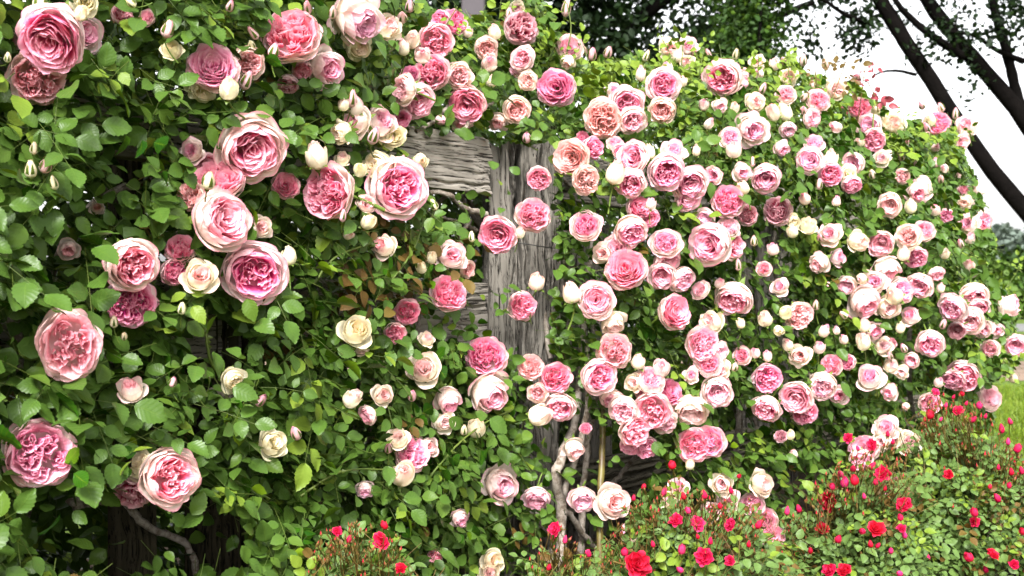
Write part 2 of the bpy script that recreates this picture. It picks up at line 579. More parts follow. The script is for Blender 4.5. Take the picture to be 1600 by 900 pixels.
def make_green(seed, kind):
    """Hip, five sepals and a bent stalk behind the flower."""
    g = np.random.default_rng(seed + 900)
    zb = {'O': -0.40, 'C': -0.48, 'H': -0.68, 'B': -0.82, 'b': -0.86}[kind]
    parts = []
    hip = spline([(0.05, zb + 0.10), (0.17, zb - 0.02), (0.16, zb - 0.16), (0.055, zb - 0.30)], 7)
    th = np.linspace(0, 2 * np.pi, 9)[:-1]
    v = np.stack([hip[:, :1] * np.cos(th), hip[:, :1] * np.sin(th), np.repeat(hip[:, 1:], 8, 1)], -1).reshape(-1, 3)
    i = np.arange(8)
    q = np.concatenate([np.stack([j * 8 + i, (j + 1) * 8 + i, (j + 1) * 8 + (i + 1) % 8, j * 8 + (i + 1) % 8], -1) for j in range(6)])
    parts.append((v, q, {}))
    L = {'O': 0.8, 'C': 0.8, 'H': 0.8, 'B': 1.25, 'b': 1.5}[kind]
    hug = {'O': 0, 'C': 0, 'H': 0.1, 'B': 0.62, 'b': 0.9}[kind]
    for j in range(5):
        a = j * 1.2566 + g.normal(0, 0.15)
        h = np.clip(hug + g.normal(0, 0.12), 0, 1) if hug < 0.8 else hug + g.normal(0, 0.08)
        if hug > 0.8:
            pr = [(0.10, zb), (0.50, zb + 0.34 * L), (0.52, zb + 0.75 * L), (0.30 + 0.5 * (1 - h), zb + 1.12 * L)]
        else:
            pr = [(0.10, zb), (0.36 + 0.2 * (1 - h), zb - 0.06 + 0.3 * h), (0.6, zb - 0.22 + 0.75 * h), (0.78, zb - 0.45 + 1.0 * h)]
        fr = prof(pr)

        def f(u, v, fr=fr, a=a):
            r, z = fr(v)
            wd = 0.25 * (1 - v) ** 0.8 * (0.5 + 0.8 * np.sqrt(v + 0.02))
            ph = a + u * wd / np.maximum(r, 0.16)
            return np.stack([r * np.cos(ph), r * np.sin(ph), z], -1)
        pv, pf, _ = patch(2, 5, f, True, 0.0)
        parts.append((pv, pf, {}))
    d = g.normal(0, 0.5, 2)
    pts = spline([(0, 0, zb - 0.25), (d[0] * 0.2, d[1] * 0.2, zb - 0.7), (d[0] * 0.6, d[1] * 0.6, zb - 1.3), (d[0] * 1.1, d[1] * 1.1, zb - 1.8)], 9)
    tv, tq = tube(pts, np.linspace(0.055, 0.075, 9), 5)
    parts.append((tv, tq, {}))
    v, q, _ = join([(a, b, {}) for a, b, _c in parts])
    return v, q


class Proto:
    def __init__(self, key, kind, P, I, seed, petal_mat, green_mat):
        self.kind, self.n_petal = kind, len(P)
        gv, gq = make_green(seed, kind)
        self.green = mesh(key + "_green", gv, gq, [green_mat])
        self.petals = [mesh(key + "_petal", v, q, [petal_mat], attrs=a) for v, q, a in P]
        self.inner = [mesh(key + "_inner_petal", v, q, [petal_mat], attrs=a) for v, q, a in I]
        z = lambda m: {"lam": np.zeros(m), "tip": np.zeros(m), "side": np.zeros(m)}
        self.joined_inner = None
        if I:
            v, q, a = join(I)
            self.joined_inner = mesh(key + "_inner_petals", v, q, [petal_mat], attrs=a)
        v, q, a = join(P + I + [(gv, gq, z(len(gv)))])
        n = sum(len(x[1]) for x in P + I)
        self.whole = mesh(key + "_whole", v, q, [petal_mat, green_mat], attrs=a, mat_index=np.r_[np.zeros(n), np.ones(len(gq))])


PROTO = {'O': [], 'C': [], 'H': [], 'B': [], 'b': [], 'R': [], 'r': []}
for s in range(9):
    PROTO['O'].append(Proto("open_rose", 'O', *make_open(100 + s, quarter=s % 3 != 2), 100 + s, M['petal'], M['sepal']))
for s in range(8):
    PROTO['C'].append(Proto("cupped_rose", 'C', *make_cup(200 + s, deep=s % 2 == 1), 200 + s, M['petal'], M['sepal']))
for s in range(6):
    PROTO['H'].append(Proto("half_open_rose", 'H', *make_half(300 + s), 300 + s, M['petal'], M['sepal']))
for s in range(5):
    PROTO['B'].append(Proto("plump_bud", 'B', *make_bud(400 + s), 400 + s, M['petal'], M['sepal']))
for s in range(4):
    PROTO['b'].append(Proto("tight_bud", 'b', *make_bud(500 + s, True), 500 + s, M['petal'], M['sepal']))


def make_red(seed):
    g = np.random.default_rng(seed)
    P = ring(g, 5, 0.62, [(0.06, -0.36), (0.55, -0.30), (0.85, -0.06), (1.02, -0.02)], 0.2, g.uniform(0, 6), ruf=0.12, nu=6, nv=5)
    P += ring(g, 5, 0.55, [(0.06, -0.34), (0.50, -0.18), (0.72, 0.10), (0.80, 0.28)], 0.4, g.uniform(0, 6), ruf=0.12, nu=6, nv=5)
    P += ring(g, 4, 0.45, [(0.06, -0.3), (0.36, -0.08), (0.48, 0.2), (0.50, 0.40)], 0.6, g.uniform(0, 6), ruf=0.10, nu=6, nv=5)
    I = rosette_swirl(g, 0.34, -0.1, lambda r: 0.36 + 0.1 * r, 0.7, 9)
    return P, I


for s in range(4):
    PROTO['R'].append(Proto("red_rose", 'O', *make_red(600 + s), 600 + s, M['red_petal'], M['red_stem']))
for s in range(3):
    P_, I_ = make_bud(700 + s, s != 1)
    PROTO['r'].append(Proto("red_bud", 'B', P_, I_, 700 + s, M['red_petal'], M['red_stem']))

TONE = {   # inner colour, creaminess of the outer petals
    'p': (0.95, 0.34, 0.52, 0.40), 'm': (0.93, 0.165, 0.37, 0.30), 'd': (0.84, 0.065, 0.30, 0.10), 'e': (0.94, 0.42, 0.41, 0.5),
    'c': (0.92, 0.52, 0.50, 0.85), 'r': (0.50, 0.035, 0.10, 0.0), 'g': (0.62, 0.55, 0.20, 1.0), 'y': (0.92, 0.80, 0.45, 1.0),
}


def place_bloom(bush, origin, pos, size, kind, tone, ax, ay, px, red=False, name=None):
    """One bloom (part of its bush); its petals are sub-parts. size = radius in metres, ax/ay tilt the face right/up."""
    pr = random.choice(PROTO[kind])
    view = -np.asarray(pos) + np.array([0, 0, CAMZ])
    view /= np.linalg.norm(view)
    if kind in 'Bbr':                                                # buds stand up on their stalks
        ay += 0.55 + random.uniform(-0.3, 0.5)
    d = view + (1.5 * ax + random.gauss(0, 0.26)) * np.array([1, 0, 0]) + (1.4 * ay + random.gauss(0, 0.22)) * np.array([0, 0, 1.0])
    q = Vector(d).to_track_quat('Z', 'Y')
    mat = Matrix.Translation(Vector(pos) - Vector(origin)) @ q.to_matrix().to_4x4() @ Matrix.Rotation(random.uniform(0, 6.28), 4, 'Z') @ Matrix.Diagonal((size * random.uniform(.9, 1.08), size * random.uniform(.9, 1.08), size * random.uniform(.88, 1.12), 1))
    t = TONE[tone] if isinstance(tone, str) else tone
    j = [random.uniform(0.93, 1.07) for _ in range(3)]
    col = (min(t[0] * j[0], 0.95), t[1] * j[1] ** 2, t[2] * j[2] ** 2, min(max(t[3] + random.uniform(-0.15, 0.15), 0), 1))
    nm = name or ({'B': 'rose_bud', 'b': 'rose_bud'}.get(kind, 'rose_bloom'))
    if px < 24:
        return link(nm, pr.whole, bush, mat, col)
    b = link(nm, pr.green, bush, mat, col)
    for me in pr.petals:
        link('petal', me, b, Matrix.Identity(4), col)
    if pr.joined_inner:
        if px >= 74:
            for me in pr.inner:
                link('inner_petal', me, b, Matrix.Identity(4), col)
        else:
            o = link('inner_petals', pr.joined_inner, b, Matrix.Identity(4), col)
            o['kind'] = 'stuff'
    return b
RED_BUD = []
for s in range(3):
    g_ = np.random.default_rng(800 + s)
    th_ = np.linspace(0, 2 * np.pi, 8)[:-1]
    rr_ = spline([(0.12, -0.9), (0.42, -0.45), (0.40, 0.1), (0.16, 0.75), (0.02, 1.25)], 9)
    v_ = np.stack([rr_[:, :1] * np.cos(th_), rr_[:, :1] * np.sin(th_), np.repeat(rr_[:, 1:], 7, 1)], -1).reshape(-1, 3)
    i_ = np.arange(7)
    q_ = np.concatenate([np.stack([j * 7 + i_, j * 7 + (i_ + 1) % 7, (j + 1) * 7 + (i_ + 1) % 7, (j + 1) * 7 + i_], -1) for j in range(8)])
    v_[:, :2] += g_.normal(0, 0.04, (len(v_), 2))
    mi_ = np.array([0 if f.min() >= 7 * (4 + s % 2) and (f.min() % 7) % 3 else 1 for f in q_])
    RED_BUD.append(mesh("closed_red_bud", v_, q_, [M['red_petal'], M['red_stem']], attrs={"lam": np.zeros(len(v_)), "tip": np.zeros(len(v_)), "side": np.zeros(len(v_))}, mat_index=mi_))

# ------------------------------------------------------------------ the setting: ground, lawn, path, far strip
def sheet(name, poly, z, mat, kind='structure'):
    me = mesh(name, [(x, y, z) for x, y in poly], [tuple(range(len(poly)))], [mat], smooth=False)
    return tag(link(name, me), kind=kind)


def ground_material(name, a, b, c, scale, rough=0.95):
    k = NT(name)
    co = k.coord('Object')
    n1 = k.noise(co, scale, 5.0, 0.65)
    n2 = k.noise(co, scale * 9, 4.0, 0.6)
    col = k.mix(k.ramp(n1, 0.35, 0.65), a, b)
    col = k.mix(k.ramp(n2, 0.52, 0.72), col, c)
    return k.bsdf(col, rough, 0.15, k.bump(n2, 0.8, 0.02))


M['lawn'] = ground_material("lawn", (0.04, 0.075, 0.008), (0.065, 0.105, 0.010), (0.10, 0.11, 0.025), 1.6)
M['soil'] = ground_material("soil", (0.05, 0.034, 0.022), (0.09, 0.06, 0.04), (0.15, 0.11, 0.07), 6.0)
M['dirt'] = ground_material("dirt_path", (0.14, 0.095, 0.07), (0.19, 0.135, 0.10), (0.22, 0.17, 0.13), 1.5)
M['asphalt'] = ground_material("road", (0.10, 0.10, 0.10), (0.13, 0.13, 0.128), (0.16, 0.155, 0.15), 1.0)
sheet('ground', [(-300, -60), (300, -60), (300, 400), (-300, 400)], 0.0, M['lawn'])
fp = lambda s, n: tuple((F0 + s * DIR + n * NRM)[:2])
sheet('flower_bed', [fp(-4, -1.2), fp(-4, 2.0), fp(4.4, 1.9), fp(4.9, -1.2)], 0.004, M['soil'])
sheet('path', [(-60, 10.8), (80, 12.0), (80, 15.2), (-60, 14.0)], 0.004, M['dirt'])
sheet('road', [(-120, 25.5), (160, 26.5), (160, 33), (-120, 32)], 0.004, M['asphalt'])


# ------------------------------------------------------------------ weathered fence
def timber(name, size, mat, parent, loc, rot_z=0.0, along='z', seed=0, crack=0.012, ncrack=7, ridge=0.0012):
    """A rough-sawn timber: box of fine cross-sections whose faces are split by long wandering cracks; origin at its lower near end."""
    g = np.random.default_rng(seed)
    L, a, b = size                                                   # length, width, thickness
    na, nb, nl = 70, 16, int(max(30, L * 70))
    # outline of the cross-section
    ta = np.linspace(-1, 1, na + 1)
    tb = np.linspace(-1, 1, nb + 1)
    o = [(t, 1.0, 0, 1) for t in ta[:-1]] + [(1.0, -t, 1, 0) for t in tb[:-1]] + [(-t, -1.0, 0, -1) for t in ta[:-1]] + [(-1.0, t, -1, 0) for t in tb[:-1]]
    o = np.array(o)
    m = len(o)
    z = np.linspace(0, L, nl)
    per = np.cumsum(np.r_[0, np.hypot(np.diff(o[:, 0] * a / 2), np.diff(o[:, 1] * b / 2))])
    tot = per[-1] + 0.01
    dep = np.zeros((nl, m))
    for c in range(ncrack * 4):
        c0 = g.uniform(0, tot)
        z0, ln = g.uniform(-0.2, L), g.uniform(0.15, 1.0) * max(L, 0.5)
        wdt = g.uniform(0.0012, 0.004) * (1.8 if c < ncrack else 1)
        path = c0 + 0.006 * np.sin(z * g.uniform(6, 18) + g.uniform(0, 6)) + 0.003 * np.sin(z * g.uniform(40, 80))
        dd = np.abs((per[None, :] - path[:, None] + tot / 2) % tot - tot / 2)
        env = np.clip((z - z0) / 0.08, 0, 1) * np.clip((z0 + ln - z) / 0.08, 0, 1)
        dep -= (crack if c < ncrack else crack * 0.4) * np.exp(-(dd / wdt) ** 2) * env[:, None]
    for c in range(ncrack // 3):                                     # splits that run the whole length
        path = tot * (c + g.uniform(0.2, 0.8)) / max(ncrack // 3, 1) + 0.004 * np.sin(z * g.uniform(3, 9) + g.uniform(0, 6)) + 0.0015 * np.sin(z * 60)
        dd = np.abs((per[None, :] - path[:, None] + tot / 2) % tot - tot / 2)
        dep -= crack * 2.6 * np.exp(-(dd / 0.0055) ** 4) * (0.6 + 0.4 * np.sin(z * 11 + c))[:, None]
    for c in range(10):                                              # ridges and hollows of the wood between the cracks
        dep += ridge * np.sin(per[None, :] * g.uniform(120, 420) + g.uniform(0, 6) + 1.5 * np.sin(z[:, None] * g.uniform(2, 9)))
    ex = (o[None, :, 0] * a / 2) + dep * o[None, :, 2] + 0.003 * np.sin(z * 5 + seed)[:, None]
    ey = (o[None, :, 1] * b / 2) + dep * o[None, :, 3] + 0.002 * np.sin(z * 7 + seed)[:, None]
    zz = np.repeat(z[:, None], m, 1).copy()
    zz[-1] += 0.010 * np.sin(per * 60 + seed) * g.uniform(0.3, 1.2, m) - 0.006
    v = np.stack([ex, ey, zz], -1).reshape(-1, 3)
    i = np.arange(m)
    q = np.concatenate([np.stack([k * m + i, (k + 1) * m + i, (k + 1) * m + (i + 1) % m, k * m + (i + 1) % m], -1) for k in range(nl - 1)])
    faces = [tuple(f) for f in q] + [tuple(range(m)), tuple((nl - 1) * m + np.arange(m)[::-1])]
    if along == 'x':
        v = v[:, [2, 1, 0]] * np.array([1, 1, 1])
        faces = [f[::-1] for f in faces]
    me = mesh(name, v, faces, [mat], smooth=False)
    mat4 = Matrix.Translation(Vector(loc)) @ Matrix.Rotation(rot_z, 4, 'Z')
    return link(name, me, parent, mat4)


fence = thing('wooden_fence', 'weathered grey timber fence of split posts and rough rails under the roses', 'fence', tuple(F0))
YAW = math.atan2(DIR[1], DIR[0])
loc_f = lambda s, n, z: tuple(s * DIR + n * NRM + np.array([0, 0, z]))
pp = at(813, 223, 3.42)
timber('post', (1.243, 0.204, 0.16), M['post_wood'], fence, tuple(np.array([pp[0], pp[1] + 0.07, 0]) - F0), RAD(8), seed=3, crack=0.026, ncrack=14, ridge=0.0006)
timber('rail', (1.995, 0.152, 0.05), M['rail_wood'], fence, loc_f(-1.93, 0.10, 1.165), YAW, 'x', 5, 0.007, 3, 0.0003)
timber('rail', (2.075, 0.17, 0.05), M['rail_wood'], fence, loc_f(-1.93, 0.03, 0.765), YAW, 'x', 6, 0.007, 3, 0.0003)
timber('rail', (4.3, 0.15, 0.05), M['rail_wood'], fence, loc_f(0.47, -0.02, 1.185), YAW, 'x', 8, 0.007, 3, 0.0003)
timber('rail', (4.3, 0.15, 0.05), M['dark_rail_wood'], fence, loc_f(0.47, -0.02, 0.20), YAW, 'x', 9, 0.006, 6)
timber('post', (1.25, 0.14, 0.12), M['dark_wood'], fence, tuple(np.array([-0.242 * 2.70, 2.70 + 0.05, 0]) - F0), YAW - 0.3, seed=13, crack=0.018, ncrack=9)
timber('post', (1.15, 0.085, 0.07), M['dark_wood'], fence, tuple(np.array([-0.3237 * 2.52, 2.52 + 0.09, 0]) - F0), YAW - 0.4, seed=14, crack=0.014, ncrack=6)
timber('post', (1.24, 0.15, 0.13), M['post_wood'], fence, loc_f(2.35, -0.12, 0), YAW, seed=15, crack=0.018, ncrack=9)
timber('post', (1.24, 0.15, 0.13), M['post_wood'], fence, loc_f(4.6, -0.12, 0), YAW, seed=16, crack=0.018, ncrack=9)
for i, x in enumerate((905, 938, 1163, 1192)):
    Y = float(fence_depth(x, -0.06))
    timber('picket', (1.05, 0.085, 0.025), M['post_wood'], fence, tuple(np.array([(x - CX) / FPX * Y, Y, 0]) - F0), YAW, seed=20 + i, crack=0.006, ncrack=5)

k = NT("wire_steel")
M['wire'] = k.bsdf((0.03, 0.028, 0.026), 0.6, 0.4)
w_ = np.array([at(x, y, d) for x, y, d in ((757, 370, 3.40), (790, 376, 3.315), (815, 380, 3.305), (845, 385, 3.31), (868, 388, 3.38))])
v_, q_ = tube(spline(w_, 16), 0.0016, 5, 1)
link('wire', mesh('wire', v_ - F0, q_, [M['wire']]), fence)

# grey upright behind the hedge top
gp = thing('grey_pillar', 'smooth mauve grey upright rising behind the top of the hedge', 'pillar', (-0.165, 5.2, 0))
k = NT("grey_paint")
M['grey_paint'] = k.bsdf(k.mix(k.noise(k.coord('Object'), 12.0, 4.0), (0.035, 0.029, 0.033), (0.05, 0.042, 0.047)), 0.7, 0.3)


def box(name, c, s, mat, parent, bev=0.006):
    c, s = np.array(c, float), np.array(s, float) / 2
    ring8 = lambda z, sh: [(x, y, z) for x, y in ((-s[0] + sh, -s[1]), (s[0] - sh, -s[1]), (s[0], -s[1] + sh), (s[0], s[1] - sh), (s[0] - sh, s[1]), (-s[0] + sh, s[1]), (-s[0], s[1] - sh), (-s[0], -s[1] + sh))]
    v = np.array(ring8(-s[2], bev) + ring8(s[2], bev)) + c
    f = [(i, (i + 1) % 8, 8 + (i + 1) % 8, 8 + i) for i in range(8)] + [tuple(range(7, -1, -1)), tuple(range(8, 16))]
    return link(name, mesh(name, v, f, [mat], smooth=False), parent)


box('shaft', (0, 0, 1.35), (0.10, 0.10, 2.7), M['grey_paint'], gp)
box('cap', (0, 0, 2.73), (0.14, 0.14, 0.06), M['grey_paint'], gp)

# ------------------------------------------------------------------ leaves
def leaf_mesh_data(seed, nl=14, half=2, serr=0.065, width=0.35):
    g = np.random.default_rng(seed)
    t = np.linspace(0, 1, nl + 1)
    w = width * np.sin(np.pi * np.clip(t, 0.0, 1) ** 0.84) ** 0.74 * (1 - 0.25 * t ** 6) * (1 + 0.05 * g.standard_normal())
    w = np.maximum(w, 0.012)
    w[-1] = 0.0
    us = np.linspace(-1, 1, 2 * half + 1)
    fold, droop, tw = g.uniform(0.10, 0.42), g.uniform(0.05, 0.30), g.normal(0, 0.16)
    V, S, T = [], [], []
    for i, ti in enumerate(t):
        for u in us:
            e = 1.0
            if abs(u) > 0.99 and 0 < i < nl:
                e = 1 + serr * (1 if i % 2 else -1)
            y = u * w[i] * e
            z = fold * abs(y) - droop * ti * ti + 0.022 * np.sin(8 * ti + 3 * u + seed) + tw * y * ti
            V.append((ti + (0.02 if i % 2 and abs(u) > 0.99 else 0), y, z))
            S.append(u)
            T.append(ti)
    f = grid_faces(2 * half, nl)
    return np.array(V), f, np.array(S), np.array(T)


LEAF = [leaf_mesh_data(s) for s in range(5)]
LEAF_LOW = [leaf_mesh_data(s, 7, 1, 0.05) for s in range(5)]
LEAF_TINY = [leaf_mesh_data(s, 3, 1, 0.0) for s in range(2)]
LEAF_OBJ = {}


def leaf_object_mesh(variant, mat):
    key = (variant, mat)
    if key not in LEAF_OBJ:
        v, f, s, t = LEAF[variant]
        LEAF_OBJ[key] = mesh("rose_leaf", v, f, [M[mat]], attrs={"side": s, "tip": t})
    return LEAF_OBJ[key]


def norm(v):
    return v / (np.linalg.norm(v, axis=-1, keepdims=True) + 1e-9)


def leaf_stuff(name, L, sel, mats, parent, origin, proto):
    """All leaves sel of the leaf table L joined as one stuff object."""
    allv, allf, alls, allt, allm, n = [], [], [], [], [], 0
    for vi in range(len(proto)):
        q = sel[(L['var'][sel] % len(proto)) == vi]
        if not len(q):
            continue
        v, f, s, t = proto[vi]
        X, Y, Z = (L[c][q] * L['size'][q][:, None] for c in 'XYZ')
        W = (L['p'][q] - origin)[:, None, :] + v[None, :, 0:1] * X[:, None, :] + v[None, :, 1:2] * Y[:, None, :] + v[None, :, 2:3] * Z[:, None, :]
        m = len(v)
        allv.append(W.reshape(-1, 3))
        allf.append((f[None] + (np.arange(len(q)) * m)[:, None, None] + n).reshape(-1, 4))
        alls.append(np.tile(s, len(q)))
        allt.append(np.tile(t, len(q)))
        allm.append(np.repeat(L['mat'][q], len(f)))
        n += m * len(q)
    if not allv:
        return None
    me = mesh(name, np.concatenate(allv), np.concatenate(allf), [M[x] for x in mats], attrs={"side": np.concatenate(alls), "tip": np.concatenate(allt)},
              mat_index=np.concatenate(allm))
    return tag(link(name, me, parent), kind='stuff')


def leaflets(P, D, N, size, young, g, pairs=2):
    """Compound leaves: P base, D direction, N facing. Returns the table of leaflets and the leaf stalks."""
    n = len(P)
    D = norm(D - (D * N).sum(1, keepdims=True) * N)
    B = np.cross(N, D)
    rows = dict(p=[], X=[], Y=[], Z=[], size=[], var=[], mat=[])
    ln = size * g.uniform(2.0, 2.6, n)
    slots = [(1.0, 0)] + [(0.30 + 0.42 * k / max(pairs - 1, 1), sgn) for k in range(pairs) for sgn in (-1, 1)]
    if pairs == 1:
        slots = [(1.0, 0), (0.5, -1), (0.5, 1)]
    for t, sgn in slots:
        base = P + D * (ln * t)[:, None] - np.array([0, 0, 1.0]) * (0.10 * ln * t * t)[:, None]
        ang = np.full(n, 0.0) if sgn == 0 else sgn * g.uniform(0.85, 1.25, n)
        ang = ang + g.normal(0, 0.15, n)
        X = D * np.cos(ang)[:, None] + B * np.sin(ang)[:, None]
        tilt = N + g.normal(0, 0.28, (n, 3))
        tilt = norm(tilt - (tilt * X).sum(1, keepdims=True) * X)
        rows['p'].append(base + B * (0.004 * sgn))
        rows['X'].append(X)
        rows['Z'].append(tilt)
        rows['Y'].append(np.cross(tilt, X))
        rows['size'].append(size * (1.12 if sgn == 0 else 0.82 + 0.16 * t) * g.uniform(0.85, 1.15, n))
        rows['var'].append(g.integers(0, 5, n))
        rows['mat'].append(young)
    L = {k_: np.concatenate(v) for k_, v in rows.items()}
    L['spray'] = np.tile(np.arange(n), len(slots))
    tip = P + D * ln[:, None] - np.array([0, 0, 1.0]) * (0.10 * ln)[:, None]
    return L, P, tip


def twig_stuff(name, A, Bp, r, mat, parent, origin, sag=0.0):
    """Many thin three-sided twigs A -> B joined as one stuff part."""
    n = len(A)
    mid = (A + Bp) / 2 + np.array([0, 0, sag])
    d = norm(Bp - A)
    u = norm(np.cross(d, np.array([0.3, 0.2, 0.9])))
    w = np.cross(d, u)
    rings = []
    for c, f in ((A, 1.0), (mid, 0.85), (Bp, 0.6)):
        for a in (0, 2.094, 4.189):
            rings.append(c + (u * math.cos(a) + w * math.sin(a)) * (np.asarray(r) * f)[..., None] if np.ndim(r) else c + (u * math.cos(a) + w * math.sin(a)) * r * f)
    V = np.stack(rings, 1) - origin
    f = np.array([(k * 3 + i, k * 3 + (i + 1) % 3, k * 3 + 3 + (i + 1) % 3, k * 3 + 3 + i) for k in range(2) for i in range(3)])
    F = (f[None] + (np.arange(n) * 9)[:, None, None]).reshape(-1, 4)
    return tag(link(name, mesh(name, V.reshape(-1, 3), F, [mat]), parent), kind='stuff')


def choose_individuals(L, blooms, limit, cell=9.0, minpx=9.0):
    """The leaves that show largest: nearest in their cell of the picture, not behind a bloom, inside the frame; at most LIMIT, largest first."""
    c = L['p'] + L['X'] * (L['size'] * 0.5)[:, None]
    x, y, d = project(c)
    px = L['size'] * FPX / d
    ok = (x > -10) & (x < 1610) & (y > -10) & (y < 910) & (px > minpx)
    key = (np.floor(x / cell).astype(int) + 5) * 4000 + np.floor(y / cell).astype(int) + 5
    order = np.lexsort((d, key))
    first = np.ones(len(order), bool)
    ks = key[order]
    first[1:] = ks[1:] != ks[:-1]
    near = np.zeros(len(d), bool)
    near[order[first]] = True
    ok &= near
    for bx, by, br, bd in blooms:
        ok &= ~((np.hypot(x - bx, y - by) < br) & (d > bd))
    idx = np.nonzero(ok)[0]
    nz = np.abs((L['Z'][idx] * norm(np.array([0, 0, CAMZ]) - c[idx])).sum(1))
    idx = idx[np.argsort(-px[idx] * (0.3 + nz))]
    return idx[:limit]


def leaf_parts(L, idx, mats, parent, origin):
    for i in idx:
        s = L['size'][i]
        m = Matrix.Identity(4)
        p = L['p'][i] - origin
        for r in range(3):
            m[r][0], m[r][1], m[r][2], m[r][3] = L['X'][i][r] * s, L['Y'][i][r] * s, L['Z'][i][r] * s, p[r]
        link('leaf', leaf_object_mesh(int(L['var'][i]), mats[int(L['mat'][i])]), parent, m)


def take(L, keep):
    return {k_: v[keep] for k_, v in L.items()}

